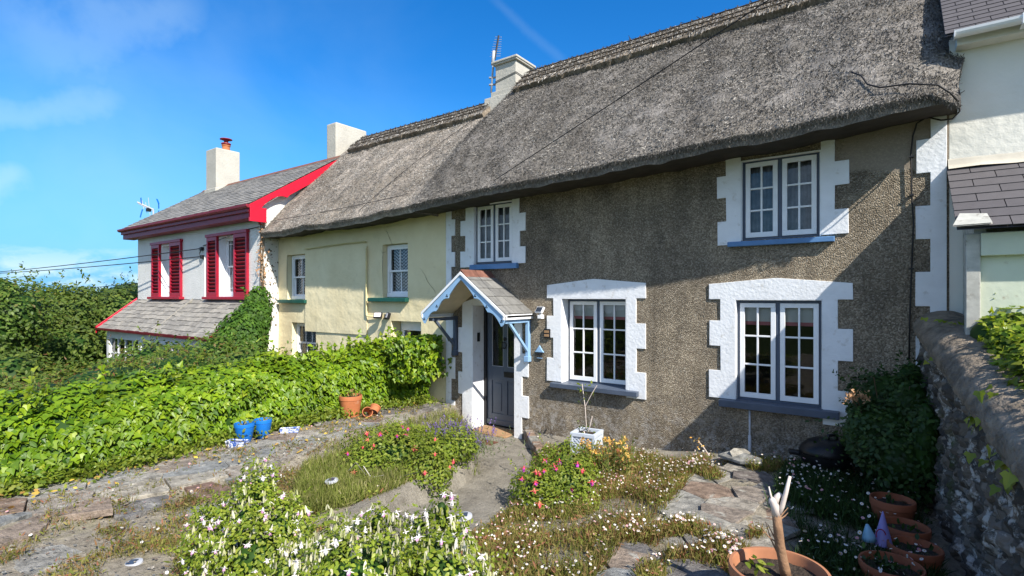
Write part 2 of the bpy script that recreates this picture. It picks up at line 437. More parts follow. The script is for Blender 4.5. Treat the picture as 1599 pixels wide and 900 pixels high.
M['coir'] = paint('coir mat', (.35, .21, .11), .25, .95, 6, .8, 90)
M['rust'] = paint('rusty iron', (.14, .06, .035), .35, .85, 12, .4, 40)
M['bark'] = paint('bark', (.26, .15, .085), .3, .85, 12, .7, 20, dist=.02)
M['bare'] = paint('bleached wood', (.62, .53, .47), .12, .8, 10, .4, 20)
M['twig'] = paint('twig bark', (.12, .085, .05), .3, .9)
M['stem'] = paint('green stem', (.10, .14, .035), .3, .8)
M['ivy'] = leafmat('ivy leaf', [(0, (.035, .095, .006)), (.45, (.125, .22, .008)), (.85, (.21, .305, .012)), (1, (.30, .36, .03))], .14, .42, .28)
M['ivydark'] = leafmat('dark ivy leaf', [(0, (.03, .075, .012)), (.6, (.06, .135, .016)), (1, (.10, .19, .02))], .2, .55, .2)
M['ivywall'] = leafmat('sunny wall ivy', [(0, (.08, .15, .012)), (.5, (.17, .25, .02)), (1, (.33, .35, .04))], .32, .4, .35)
M['shrub'] = leafmat('shrub leaf', [(0, (.04, .085, .012)), (.55, (.085, .145, .018)), (.85, (.125, .185, .025)), (1, (.15, .11, .03))], .25, .5, .3)
M['shrubred'] = leafmat('bronzed shrub leaf', [(0, (.06, .11, .012)), (.5, (.13, .18, .018)), (.78, (.17, .20, .025)), (.9, (.17, .095, .03)), (1, (.16, .07, .03))], .25, .5, .3)
M['treeleaf'] = leafmat('tree leaf', [(0, (.045, .085, .014)), (.6, (.095, .145, .022)), (1, (.16, .20, .035))], .25, .55, .25, big=.9)
M['pineleaf'] = leafmat('dark tree leaf', [(0, (.02, .045, .014)), (1, (.045, .085, .022))], .15, .6, .25)
M['fuchsia'] = leafmat('fuchsia leaf', [(0, (.10, .16, .014)), (.5, (.19, .26, .02)), (1, (.34, .37, .05))], .32, .45, .3)
M['fuchsiagreen'] = leafmat('green fuchsia leaf', [(0, (.08, .13, .012)), (.6, (.17, .225, .02)), (1, (.28, .31, .045))], .3, .5, .3)
M['rose'] = leafmat('shade shrub leaf', [(0, (.018, .04, .012)), (.7, (.035, .075, .018)), (1, (.065, .12, .025))], .15, .5, .25)
M['grass'] = leafmat('grass blade', [(0, (.15, .19, .035)), (.45, (.23, .27, .055)), (.75, (.33, .32, .11)), (1, (.48, .42, .23))], .35, .65, .2)
M['daisyleaf'] = leafmat('fleabane leaf', [(0, (.13, .165, .03)), (.35, (.22, .23, .05)), (.6, (.31, .26, .09)), (.82, (.34, .20, .10)), (1, (.33, .12, .08))], .35, .7, .2)
M['deadleaf'] = leafmat('fallen leaf', [(0, (.35, .18, .06)), (1, (.55, .42, .06))], .1, .7, .2)
M['petal_white'] = paint('white petal', (.74, .68, .66), .06, .7)
M['petal_daisy'] = leafmat('daisy petal', [(0, (.82, .80, .79)), (.72, (.80, .76, .76)), (.82, (.75, .48, .55)), (1, (.62, .25, .36))], .15, .7, .2, 1.0)
M['petal_pink'] = paint('pink corolla', (.62, .30, .50), .2, .7)
M['petal_red'] = paint('red sepal', (.72, .06, .10), .15, .6)
M['petal_coral'] = paint('coral sepal', (.75, .20, .12), .2, .6)
M['petal_purple'] = paint('purple corolla', (.45, .05, .42), .2, .6)
M['petal_orange'] = leafmat('orange petal', [(0, (.72, .34, .07)), (1, (.80, .55, .16))], .2, .6, .2, 1.0)
M['peach'] = leafmat('faded peach petal', [(0, (.45, .24, .12)), (1, (.66, .42, .26))], .2, .7, .2, 1.0)
M['lavender'] = leafmat('lavender flower', [(0, (.10, .06, .22)), (1, (.24, .17, .40))], .1, .7, .2, 1.0)
M['lavleaf'] = leafmat('lavender leaf', [(0, (.09, .13, .06)), (1, (.20, .23, .11))], .2, .7, .2)
M['bud'] = leafmat('pale bud', [(0, (.45, .48, .18)), (.5, (.66, .63, .42)), (1, (.78, .74, .68))], .2, .6, .2, 1.0)
M['solar'] = paint('solar panel glass', (.05, .065, .09), .2, .15, 8, 0, spec=.7)
M['bluecloth'] = paint('powder blue plastic', (.22, .42, .56), .12, .5)
M['purplecloth'] = paint('violet plastic', (.24, .22, .50), .12, .5)
M['rusty_ridge'] = paint('red clay ridge tile', (.19, .085, .06), .35, .8, 8, .4, 24, ((.33, .28, .22), .4, 8))
M['lead'] = paint('cement flashing', (.52, .48, .40), .12, .8, 5, .5, 16)
M['plank'] = paint('peeling painted timber', (.46, .45, .40), .2, .8, 12, .3, 30, ((.10, .075, .055), .45, 9))
M['planter'] = paint('grey blue planter paint', (.50, .55, .62), .1, .7, 6, .2, 30)
M['net'] = paint('wire netting', (.30, .31, .33), .2, .5)
# ================================================================= walls, windows, roofs
def nz(p, s, seed=0.0):
    return noise.noise(Vector(p) * s + Vector((seed, seed * 1.7, -seed)))

def holed_wall(mb, x0, x1, z0, z1, Y, holes, depth=.3, res=.12, amp=0.0, rdepth=None):
    xs = set(np.round(np.linspace(x0, x1, max(2, int((x1 - x0) / res))), 4)); zs = set(np.round(np.linspace(z0, z1, max(2, int((z1 - z0) / res))), 4))
    hx = [h[i] for h in holes for i in (0, 1)]; hz = [h[i] for h in holes for i in (2, 3)]
    def clean(s, keys):
        s = [v for v in s if all(abs(v - k) > res * .3 for k in keys)] + list(set(keys))
        return sorted(s)
    xs = clean(xs, hx); zs = clean(zs, hz)
    nx, nzv = len(xs), len(zs)
    V = []; F = []
    for x in xs:
        for z in zs:
            dy = amp * (nz((x, 0, z), .9) + .6 * nz((x, 3, z), 2.3)) if amp else 0
            V.append((x, Y + dy, z))
    for i in range(nx - 1):
        for j in range(nzv - 1):
            cx = (xs[i] + xs[i + 1]) / 2; cz = (zs[j] + zs[j + 1]) / 2
            if any(h[0] < cx < h[1] and h[2] < cz < h[3] for h in holes): continue
            F.append((i * nzv + j, (i + 1) * nzv + j, (i + 1) * nzv + j + 1, i * nzv + j + 1))
    mb.add(V, F)
    for k, h in enumerate(holes):
        a, b, c, d = h[:4]; rd = h[4] if len(h) > 4 else depth
        y = Y - amp * .0; e = Y + rd
        for q in ([(a, y, c), (a, y, d), (a, e, d), (a, e, c)], [(b, y, d), (b, y, c), (b, e, c), (b, e, d)],
                  [(a, y, d), (b, y, d), (b, e, d), (a, e, d)], [(b, y, c), (a, y, c), (a, e, c), (b, e, c)]):
            mb.add(q, [(0, 1, 2, 3)])

def slates(mb, O, U, Vv, Wd, Ln, cw, ch, th=.008, jit=.004, lo=0.0, hi=1.0, skip=None, lift=.006):
    """courses of single slates on the plane O + u*U + v*V"""
    O = Vector(O); U = Vector(U).normalized(); Vv = Vector(Vv).normalized(); Nn = U.cross(Vv).normalized()
    if Nn.z < 0: Nn = -Nn
    rows = int(math.ceil(Ln / ch)); cols = int(math.ceil(Wd / cw)) + 1
    for r in range(rows):
        off = (-.5 * cw if r % 2 else 0)
        for c in range(cols):
            u0 = max(0, c * cw + off); u1 = min(Wd, (c + 1) * cw + off)
            if u1 - u0 < .02: continue
            g = .0035
            v0 = r * ch + random.uniform(-jit, jit) * 1.5; v1 = min(Ln, (r + 1) * ch + .05)
            t0 = random.uniform(0, jit) + lift + th; t1 = .002
            p = []
            for (u, v, n) in ((u0 + g, v0, t0), (u1 - g, v0 + random.uniform(-jit, jit), t0), (u1 - g, v1, t1), (u0 + g, v1, t1)):
                p.append(tuple(O + U * u + Vv * v + Nn * n))
            b = [tuple(Vector(q) - Nn * th) for q in p]
            mb.add(p + b, [(0, 1, 2, 3), (4, 7, 6, 5), (0, 4, 5, 1), (1, 5, 6, 2), (3, 7, 4, 0)], random.uniform(lo, hi))

def quoin_strip(mb, xin, narrow, wide, rows, Y, proud=.018, thick=.03):
    """one-sided quoined surround from xin outward; rows = [(z0,z1,is_wide)]"""
    P = [(xin, rows[0][0])]
    for (z0, z1, w) in rows:
        a = (wide if w else narrow) + random.uniform(-.006, .006); P += [(a, z0 + random.uniform(-.004, .004)), (a + random.uniform(-.004, .004), z1)]
    P.append((xin, rows[-1][1]))
    if wide < xin: P = P[::-1]
    mb.xz(P, Y - proud, Y + thick)

def casement(x0, x1, z0, z1, Y, parent, dress, frame_mat, cols=2, rows=3):
    """two casements of small panes in a painted frame; Y = front of the frame"""
    fb = MB(); b = .032; t = .06
    fb.box(x0, x1, Y, Y + t, z1 - b, z1); fb.box(x0, x1, Y, Y + t, z0, z0 + b)
    fb.box(x0, x0 + b, Y, Y + t, z0 + b, z1 - b); fb.box(x1 - b, x1, Y, Y + t, z0 + b, z1 - b)
    xm = (x0 + x1) / 2; fb.box(xm - .022, xm + .022, Y, Y + t, z0 + b, z1 - b)
    win = fb.build('window', frame_mat, parent, bevel=.003)
    for (a, c) in ((x0 + b + .003, xm - .025), (xm + .025, x1 - b - .003)):
        cb = MB(); y0 = Y - .012; y1 = Y + .03; s = .055
        e0 = z0 + b + .004; e1 = z1 - b - .004
        cb.box(a, c, y0, y1, e1 - s, e1); cb.box(a, c, y0, y1, e0, e0 + s * 1.15)
        cb.box(a, a + s, y0, y1, e0 + s * 1.15, e1 - s); cb.box(c - s, c, y0, y1, e0 + s * 1.15, e1 - s)
        gx0, gx1, gz0, gz1 = a + s, c - s, e0 + s * 1.15, e1 - s
        for i in range(1, cols):
            x = gx0 + (gx1 - gx0) * i / cols; cb.box(x - .011, x + .011, y0 + .006, y1 - .004, gz0, gz1)
        for j in range(1, rows):
            z = gz0 + (gz1 - gz0) * j / rows; cb.box(gx0, gx1, y0 + .004, y1 - .006, z - .011, z + .011)
        cb.build('casement', M['white'], win, bevel=.003)
        pb = MB(); pb.add([(gx0, Y + .012, gz0), (gx1, Y + .012, gz0), (gx1, Y + .012, gz1), (gx0, Y + .012, gz1)], [(0, 1, 2, 3)])
        pb.build('pane', M['glass'], win)
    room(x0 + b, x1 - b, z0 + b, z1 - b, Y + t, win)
    if dress == 'blind':
        bb = MB()
        for (a, c) in ((x0 + .05, xm - .03), (xm + .03, x1 - .05)):
            zt = z1 - .04; zl = z1 - .27
            bb.add([(a, Y + .075, zl), (c, Y + .075, zl), (c, Y + .075, zt), (a, Y + .075, zt)], [(0, 1, 2, 3)])
            bb.add([(a, Y + .073, zl - .045), (c, Y + .073, zl - .045), (c, Y + .073, zl), (a, Y + .073, zl)], [(0, 1, 2, 3)], m=1)
            bb.box(a, a + .03, Y + .085, Y + .095, zl - .35, zl, m=0)
        bb.build('blind', [M['blind'], M['pink']], win)
    elif dress == 'net':
        cloth(x0 + .03, x1 - .03, z0 + .03, z1 - .03, Y + .12, 'net_curtain', M['netcurtain'], win)

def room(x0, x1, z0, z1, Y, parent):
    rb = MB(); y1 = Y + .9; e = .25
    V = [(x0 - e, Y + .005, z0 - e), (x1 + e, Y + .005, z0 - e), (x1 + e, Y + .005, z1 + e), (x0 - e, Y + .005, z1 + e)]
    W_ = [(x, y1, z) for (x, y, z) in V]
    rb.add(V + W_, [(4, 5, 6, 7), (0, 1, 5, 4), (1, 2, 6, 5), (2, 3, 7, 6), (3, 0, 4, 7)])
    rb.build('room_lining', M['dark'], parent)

def cloth(x0, x1, z0, z1, Y, name, mat, parent, waves=9, amp=.018):
    n = 50
    P = np.zeros((n, 2, 3))
    for i in range(n):
        x = x0 + (x1 - x0) * i / (n - 1); y = Y + amp * math.sin(waves * 2 * PI * i / n)
        P[i, 0] = (x, y, z0); P[i, 1] = (x, y, z1)
    b = MB(); b.grid(P); return b.build(name, mat, parent, smooth=True)

def sash(x0, x1, z0, z1, Y, parent, dress, split=.5, cols=2, rows=1, frame=.05, frame_mat=None, margin=False):
    fb = MB(); t = .09
    fb.box(x0, x1, Y, Y + t, z1 - frame, z1); fb.box(x0, x1, Y - .01, Y + t, z0, z0 + frame * 1.5)
    fb.box(x0, x0 + frame, Y, Y + t, z0 + frame * 1.5, z1 - frame); fb.box(x1 - frame, x1, Y, Y + t, z0 + frame * 1.5, z1 - frame)
    win = fb.build('window', frame_mat or M['white'], parent, bevel=.004)
    zm = z0 + (z1 - z0) * split; a, c = x0 + frame, x1 - frame
    for (lo, hi, y) in ((zm - .02, z1 - frame, Y + .015), (z0 + frame * 1.5, zm + .02, Y + .05)):
        sb = MB(); s = .04
        sb.box(a, c, y, y + .035, hi - s, hi); sb.box(a, c, y, y + .035, lo, lo + s)
        sb.box(a, a + s, y, y + .035, lo + s, hi - s); sb.box(c - s, c, y, y + .035, lo + s, hi - s)
        g0, g1, h0, h1 = a + s, c - s, lo + s, hi - s
        if margin:
            for f in (.16, .84): x = g0 + (g1 - g0) * f; sb.box(x - .008, x + .008, y + .005, y + .03, h0, h1)
            zz = h1 - .09 if y < Y + .03 else h0 + .09
            sb.box(g0, g1, y + .006, y + .029, zz - .008, zz + .008)
        else:
            for i in range(1, cols): x = g0 + (g1 - g0) * i / cols; sb.box(x - .01, x + .01, y + .005, y + .03, h0, h1)
            for j in range(1, rows): z = h0 + (h1 - h0) * j / rows; sb.box(g0, g1, y + .006, y + .029, z - .01, z + .01)
        sb.build('sash', M['white'], win, bevel=.003)
        pb = MB(); pb.add([(g0, y + .018, h0), (g1, y + .018, h0), (g1, y + .018, h1), (g0, y + .018, h1)], [(0, 1, 2, 3)])
        pb.build('pane', M['glass'], win)
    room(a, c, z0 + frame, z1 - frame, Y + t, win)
    if dress == 'lace': cloth(a, c, z0 + .05, z1 - .05, Y + .13, 'lace_curtain', M['lace'], win, 5, .006)
    if dress == 'curtain':
        w = c - a
        cloth(a, a + w * .38, z0 + .05, z1 - .05, Y + .14, 'curtain', M['curtain'], win, 4, .02)
        cloth(a + w * .72, c, z0 + .05, z1 - .05, Y + .14, 'curtain', M['curtain'], win, 3, .02)
    return win

def sill(x0, x1, y0, y1, z, h, mat, parent, name='sill'):
    b = MB(); b.yz([(y0, z - h), (y1, z - h), (y1, z), (y0, z - .015)], x0, x1)
    return b.build(name, mat, parent, bevel=.005)

# ----------------------------------------------------------------- thatch
def smooth(a, b, x):
    t = np.clip((x - a) / (b - a), 0, 1); return t * t * (3 - 2 * t)

EAVE_X = [-12.6, -11.0, -9.0, -7.6, -6.9, -5.5, -4.0, -2.7, -1.2, .0, .5]
EAVE_Y = [6.72, 6.64, 6.60, 6.56, 6.50, 6.45, 6.43, 6.43, 6.44, 6.50, 6.58]
EAVE_Z = [3.72, 3.71, 3.74, 3.78, 3.82, 3.88, 3.93, 3.97, 4.05, 4.14, 4.18]
def ridge_z(x):
    k = smooth(-7.25, -6.55, x)
    return 6.72 * (1 - k) + 7.16 * k
def thatch_point(x, v, off=0.0):
    """v: 0 lip bottom .. .06 lip top .. 1 ridge .. 1.4 back slope"""
    ye = np.interp(x, EAVE_X, EAVE_Y); ze = np.interp(x, EAVE_X, EAVE_Z)
    rz = ridge_z(x); ry = 9.6
    lip = .13
    t = np.clip((v - .06) / .94, 0, 1)
    k = smooth(-7.15, -6.75, x)                       # the darker roof stands a little higher than the paler one
    y = np.where(v < .06, ye + .05 * (1 - v / .06) ** 2, ye + .02 + (ry - ye - .02) * t)
    z = np.where(v < .06, ze + lip * np.sqrt(np.clip(v / .06, 0, 1)), ze + lip + (rz - ze - lip) * t + .13 * np.sin(PI * np.clip(t, 0, 1)) ** .8)
    z = np.where(t > .93, z - (t - .93) * .9 * (t - .93) * 6, z)
    back = v > 1
    y = np.where(back, ry + (v - 1) * 5.0, y); z = np.where(back, rz - .03 - (v - 1) * 5.0, z)
    e = smooth(.1, .52, x) * (v > .02)                # the outer end rounds down
    z = z - .16 * e * e
    return y, z
def xend(x, v):
    return .18 * smooth(.0, .5, x) * smooth(.12, .4, v)
def thatch_grid(x0, x1, nx, nv):
    xs = np.linspace(x0, x1, nx); vs = np.concatenate([np.linspace(0, .06, 6), np.linspace(.06, 1.0, nv)[1:], np.linspace(1.0, 1.7, 8)[1:]])
    X, V = np.meshgrid(xs, vs, indexing='ij')
    Y, Z = thatch_point(X, V)
    P = np.stack([X + xend(X, V), Y, Z], -1)
    for i in range(P.shape[0]):
        for j in range(P.shape[1]):
            x, y, z = P[i, j]
            d = .035 * nz((x, y * .7, z * .7), 1.1, 3) + .018 * nz((x, y, z), 4, 8)
            if vs[j] <= .07: d += .008 * nz((x, 0, 0), 6, 2)
            P[i, j, 2] += d; P[i, j, 1] -= d * .8
    return P, vs
def thatch_roof(x0, x1, parent, mat, nx, nv, nstraw, name='thatch_roof', lo=0, hi=1):
    P, vs = thatch_grid(x0, x1, nx, nv)
    b = MB(); b.grid(P, flip=True)
    # underside back to the wall and closed ends
    U = np.stack([P[:, 0], P[:, 0] * [1, 0, 1] + [0, D + .25, .06]], 1)
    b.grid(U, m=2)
    for i in (0, -1):
        ring = [tuple(q) for q in P[i]]; n = len(ring)
        b.add(ring + [(P[i, 0, 0], D + .25, float(P[i, 0, 2]))], [tuple(range(n + 1))])
    # loose straw ends lying on the coat
    n = nstraw
    xs = rng.uniform(x0, x1, n); vv = np.where(rng.random(n) < .93, rng.uniform(0.06, .97, n), rng.uniform(.004, .07, n))
    y, z = thatch_point(xs, vv); y2, z2 = thatch_point(xs, vv + .01)
    T = np.stack([np.zeros(n), y - y2, z - z2], -1)
    Nn = np.stack([np.zeros(n), -(z2 - z), (y2 - y)], -1)
    T /= np.linalg.norm(T, axis=1, keepdims=True); Nn /= np.linalg.norm(Nn, axis=1, keepdims=True)
    Nn = np.where(Nn[:, 2:3] < -.5, -Nn, Nn)
    pos = np.stack([xs + xend(xs, vv), y, z], -1)
    d = np.array([.035 * nz((p[0], p[1] * .7, p[2] * .7), 1.1, 3) for p in pos])
    pos[:, 2] += d; pos[:, 1] -= d * .8
    tilt = rng.normal(size=(n, 3)) * .38
    out = pos + Nn * .004 + rng.normal(size=(n, 3)) * .006
    Tip = T + tilt + Nn * rng.uniform(.05, .8, (n, 1))
    shape = [(-.09, 0, 0), (.09, 0, 0), (.05, 1, .02), (-.05, 1, .02)]
    cl = np.array([nz((p[0], p[1], p[2]), 1.6, 5) for p in pos])
    stk = np.array([nz((p[0] * 2.4, p[1] * .4, p[2] * .4), 1.3, 9) for p in pos])
    R = np.clip(lo + (hi - lo) * (rng.beta(1.9, 2.6, n) + cl * .2 + stk * .2), 0, 1)
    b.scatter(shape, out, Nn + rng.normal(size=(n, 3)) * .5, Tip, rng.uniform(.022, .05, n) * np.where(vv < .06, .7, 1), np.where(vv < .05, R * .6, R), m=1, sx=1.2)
    return b.build(name, [mat, M['straw'], M['eave_shade']], parent, smooth=False)
def ridge_cap(x0, x1, parent, drop=.215, mat=None):
    b = MB(); nx = int((x1 - x0) / .045)
    xs = np.linspace(x0, x1, nx); vs = np.array([1 - drop, 1 - drop + .006] + list(np.linspace(1 - drop + .02, 1, 8)) + [1.04, 1.1, 1.17])
    P = np.zeros((nx, len(vs) + 1, 3))
    for i, x in enumerate(xs):
        jag = .012 * math.sin(x * 23) * nz((x, 0, 0), 3) + .006 * nz((x, 0, 0), 14)
        for j, v in enumerate(vs):
            y, z = thatch_point(np.array(x), np.array(v + (jag if j < 3 else 0)))
            o = .10 + .018 * nz((x, v * 6, 0), 2.5, 4) + .012 * nz((x, v * 12, 0), 9, 4)
            s = -1 if v <= 1 else 1
            if v == 1: P[i, j + 1] = (x, y, z + o * 1.3)
            else: P[i, j + 1] = (x, float(y) + s * o * .72, float(z) + o * .72)
        y, z = thatch_point(np.array(x), np.array(1 - drop + jag)); P[i, 0] = (x, float(y), float(z) - .01)
    b.grid(P, flip=True)
    for i in (0, -1):
        ring = [tuple(q) for q in P[i]]; b.add(ring, [tuple(range(len(ring)))])
    n = int((x1 - x0) * 750)
    xx = rng.uniform(x0, x1, n); vv = rng.uniform(1 - drop, .995, n); y, z = thatch_point(xx, vv)
    pos = np.stack([xx, y - .09, z + .09], -1)
    T = np.stack([rng.normal(0, .25, n), -np.ones(n), -np.ones(n)], -1)
    b.scatter([(-.09, 0, 0), (.09, 0, 0), (.05, 1, .03), (-.05, 1, .03)], pos, (0, -.7, .7) + rng.normal(size=(n, 3)) * .4, T, rng.uniform(.05, .1, n), np.clip(rng.beta(2, 1.6, n), 0, 1), m=1)
    o = b.build('ridge_cap', [mat or M['ridge'], M['straw']], parent)
    l = MB()
    for f in (.25, .55, .82):
        pts = []
        for x in np.arange(x0 + .03, x1, .11):
            y, z = thatch_point(np.array(x), np.array(1 - drop * f)); k = .132 + .012 * nz((x, f, 0), 5)
            pts.append((x, float(y) - k * .72, float(z) + k * .75))
        l.tube(pts, .013, 5)
        for x in np.arange(x0 + .1, x1, .19):
            y, z = thatch_point(np.array(x), np.array(1 - drop * f)); k = .14
            l.bar((x, float(y) - k * .72 - .02, float(z) + k * .72 - .04), (x, float(y) - k * .72 + .03, float(z) + k * .75 + .04), .016)
    l.build('hazel_spars', M['hazel'], parent)
    return o

# ================================================================= brown thatched cottage
cot = thing('thatched_cottage', 'grey-brown roughcast thatched cottage with white quoined window surrounds and a blue grey front door', 'cottage', (-3.2, D, 0))
UR = (-1.61, -.72, 3.02, 4.04); LR = (-1.68, -.70, .98, 2.27); UL = (-6.07, -5.22, 2.88, 3.93); LL = (-4.27, -3.17, .95, 2.28); DR = (-6.1, -5.17, -.3, 2.16)
wb = MB(); holed_wall(wb, -6.75, .45, -.5, 4.36, D, [UR + (.2,), LR + (.2,), UL + (.2,), LL + (.3,), DR + (.5,)], res=.1, amp=.006)
wb.box(-6.74, .44, 12.0, 12.2, -.5, 4.2); wb.box(.3, .44, D + .02, 12, -.5, 4.3)
wb.yz([(D + .02, 4.3), (12, 4.3), (9.6, 7.0)], -6.74, -6.5); wb.yz([(D + .3, 4.3), (12, 4.3), (9.6, 7.0)], .2, .42)
wb.build('wall', M['roughcast'], cot)
# white surrounds
def surround(op, nl, wl, nr, wr, rows_l, rows_r, lintel=None, depth=.16):
    b = MB(); x0, x1, z0, z1 = op; j = lambda: random.uniform(-.005, .005)
    if lintel:
        za, zb, zc = lintel; xm = (wl + wr) / 2
        P = [(x0, rows_l[0][0])]
        for (a0, a1, w) in rows_l: x = (wl if w else nl) + j(); P += [(x, a0), (x + j(), a1)]
        P += [(wl + j(), z1), (wl + j(), za), (xm, zc), (wr + j(), zb), (wr + j(), z1)]
        for (a0, a1, w) in rows_r[::-1]: x = (wr if w else nr) + j(); P += [(x + j(), a1), (x, a0)]
        P += [(x1, rows_r[0][0]), (x1, z1), (x0, z1)]
        b.xz(P[::-1], D - .018, D + .03)
    else:
        quoin_strip(b, x0, nl, wl, rows_l, D); quoin_strip(b, x1, nr, wr, rows_r, D)
    # plastered reveals
    t = .012
    b.box(x0, x0 + t, D - .0175, D + depth, z0, z1); b.box(x1 - t, x1, D - .0175, D + depth, z0, z1)
    b.box(x0 + t, x1 - t, D - .0175, D + depth, z1 - t, z1)
    return b.build('window_surround', M['masonry'], cot, bevel=.004)
surround(LR, -1.86, -2.0, -.547, -.40, [(.98, 1.34, 1), (1.34, 1.66, 0), (1.66, 1.99, 1), (1.99, 2.27, 0)], [(.80, 1.21, 1), (1.21, 1.56, 0), (1.56, 1.93, 1), (1.93, 2.27, 0)], (2.47, 2.46, 2.535), .13)
surround(LL, -4.41, -4.535, -3.02, -2.88, [(.96, 1.33, 1), (1.33, 1.65, 0), (1.65, 2.0, 1), (2.0, 2.28, 0)], [(.84, 1.22, 1), (1.22, 1.56, 0), (1.56, 1.92, 1), (1.92, 2.28, 0)], (2.49, 2.50, 2.575), .2)
surround(UR, -1.785, -1.90, -.58, -.44, [(2.97, 3.28, 1), (3.28, 3.59, 0), (3.59, 3.87, 1), (3.87, 4.12, 0)], [(3.03, 3.32, 1), (3.32, 3.6, 0), (3.6, 3.88, 1), (3.88, 4.14, 0)], None, .09)
surround(UL, -6.26, -6.38, -5.07, -4.95, [(2.83, 3.12, 1), (3.12, 3.40, 0), (3.40, 3.67, 1), (3.67, 3.95, 0)], [(2.86, 3.14, 1), (3.14, 3.4, 0), (3.4, 3.7, 1), (3.7, 3.98, 0)], None, .09)
casement(LR[0] + .013, LR[1] - .013, LR[2], LR[3] - .013, D + .06, cot, 'blind', M['slateblue'])
casement(LL[0] + .013, LL[1] - .013, LL[2], LL[3] - .013, D + .19, cot, 'blind', M['slateblue'])
casement(UR[0] + .013, UR[1] - .013, UR[2], UR[3], D + .05, cot, 'net', M['slateblue'])
casement(UL[0] + .013, UL[1] - .013, UL[2], UL[3], D + .05, cot, 'net', M['slateblue'])
sill(-1.86, -.53, D - .10, D + .06, .985, .10, M['slateblue'], cot, 'window_sill')
sill(-4.43, -2.98, D - .10, D + .19, .96, .085, M['slateblue'], cot, 'window_sill')
sill(-1.76, -.58, D - .07, D + .05, 3.02, .075, M['midblue'], cot, 'window_sill')
sill(-6.12, -5.1, D - .07, D + .05, 2.88, .10, M['midblue'], cot, 'window_sill')
# corner quoins
b = MB(); rows = []
z = -.2; k = 0
zz = [-.2, .15, .5, .85, 1.2, 1.55, 1.88, 2.2, 2.57, 2.92, 3.28, 3.63, 3.99, 4.22]
quoin_strip(b, .43, .294, .17, [(zz[i], zz[i + 1], i % 2 == 1) for i in range(len(zz) - 1)], D)
b.build('corner_quoins', M['masonry'], cot, bevel=.005)
b = MB(); zz = [.0, .4, .8, 1.2, 1.55, 1.9, 2.25, 2.55, 2.85, 3.12, 3.42, 3.72, 4.0]
quoin_strip(b, -6.735, -6.61, -6.52, [(zz[i], zz[i + 1], i % 2 == 0) for i in range(len(zz) - 1)], D)
b.build('corner_quoins', M['masonry'], cot, bevel=.005)
# door
b = MB()
quoin_strip(b, DR[0], -6.335, -6.43, [(-.15, .55, 0), (.55, .95, 1), (.95, 1.3, 0), (1.3, 1.75, 1), (1.75, 2.16, 0)], D)
quoin_strip(b, DR[1], -5.02, -4.89, [(-.2, .30, 0), (.30, .66, 1), (.66, .98, 0), (.98, 1.36, 1), (1.36, 2.16, 0)], D)
arc = [(-6.335, 2.16), (DR[1] + .15, 2.16), (DR[1] + .15, 2.2), (-5.3, 2.3), (-5.63, 2.34), (-5.96, 2.3), (-6.335, 2.2)]
b.xz(arc, D - .018, D + .03)
b.box(DR[0], DR[0] + .012, D - .0175, D + .30, -.15, 2.16); b.box(DR[1] - .012, DR[1], D - .0175, D + .30, -.15, 2.16); b.box(DR[0] + .012, DR[1] - .012, D - .0175, D + .30, 2.148, 2.16)
b.build('door_surround', M['masonry'], cot, bevel=.008)
Yd = D + .34; x0, x1 = DR[0] + .012, DR[1] - .012
b = MB(); b.box(x0, x0 + .045, Yd - .04, Yd + .08, -.02, 2.148); b.box(x1 - .045, x1, Yd - .04, Yd + .08, -.02, 2.148); b.box(x0 + .045, x1 - .045, Yd - .04, Yd + .08, 2.07, 2.148)
b.build('door_frame', M['iron'], cot, bevel=.004)
a, c = x0 + .05, x1 - .05; xm = (a + c) / 2
b = MB(); y0, y1 = Yd, Yd + .045
zb, zt = .0, 2.06
st = .105
b.box(a, a + st, y0, y1, zb, zt); b.box(c - st, c, y0, y1, zb, zt); b.box(xm - .045, xm + .045, y0, y1, zb + .2, zt - .1)
b.box(a + st, c - st, y0, y1, zb, zb + .2); b.box(a + st, c - st, y0, y1, zt - .1, zt)
for s0, s1 in ((a + st, xm - .045), (xm + .045, c - st)):
    b.box(s0, s1, y0, y1, .80, 1.05)
    b.box(s0, s1, y0 + .018, y1 - .01, .2, .80)
    b.box(s0 + .045, s1 - .045, y0 + .006, y0 + .019, .255, .745)
b.box(a, c, y0 - .02, y0, .0, .09)
door = b.build('door', M['door'], cot, bevel=.005)
for s0, s1 in ((a + st, xm - .045), (xm + .045, c - st)):
    g = MB(); g.add([(s0, y0 + .02, 1.05), (s1, y0 + .02, 1.05), (s1, y0 + .02, zt - .1), (s0, y0 + .02, zt - .1)], [(0, 1, 2, 3)]); g.build('pane', M['glass'], door)
    g = MB(); t = .008
    g.box(s0, s1, y0 + .006, y0 + .018, 1.05, 1.05 + t); g.box(s0, s0 + t, y0 + .006, y0 + .018, 1.05 + t, zt - .1); g.box(s1 - t, s1, y0 + .006, y0 + .018, 1.05 + t, zt - .1)
    g.build('pane_bead', M['metal'], door)
g = MB(); g.box(xm - .02, xm + .24, y0 - .012, y0 + .01, .87, .97); g.build('letter_box', M['black'], door, bevel=.004)
g = MB(); g.lathe([(0, -.02), (.032, -.018), (.036, 0), (.03, .01), (0, .012)], seg=16, T=Matrix.Translation((xm, y0 - .012, 1.55)) @ Matrix.Rotation(PI / 2, 4, 'X'))
g.tube([(xm + .045 * math.sin(t), y0 - .03, 1.49 - .05 + .055 * math.cos(t)) for t in np.linspace(0, 2 * PI, 20)], .010, 8)
g.build('door_knocker', M['black'], door, smooth=True)
g = MB(); g.box(a - .02, c + .02, Yd + .06, Yd + .5, -.1, 2.2); g.build('hall_lining', M['dark'], door)
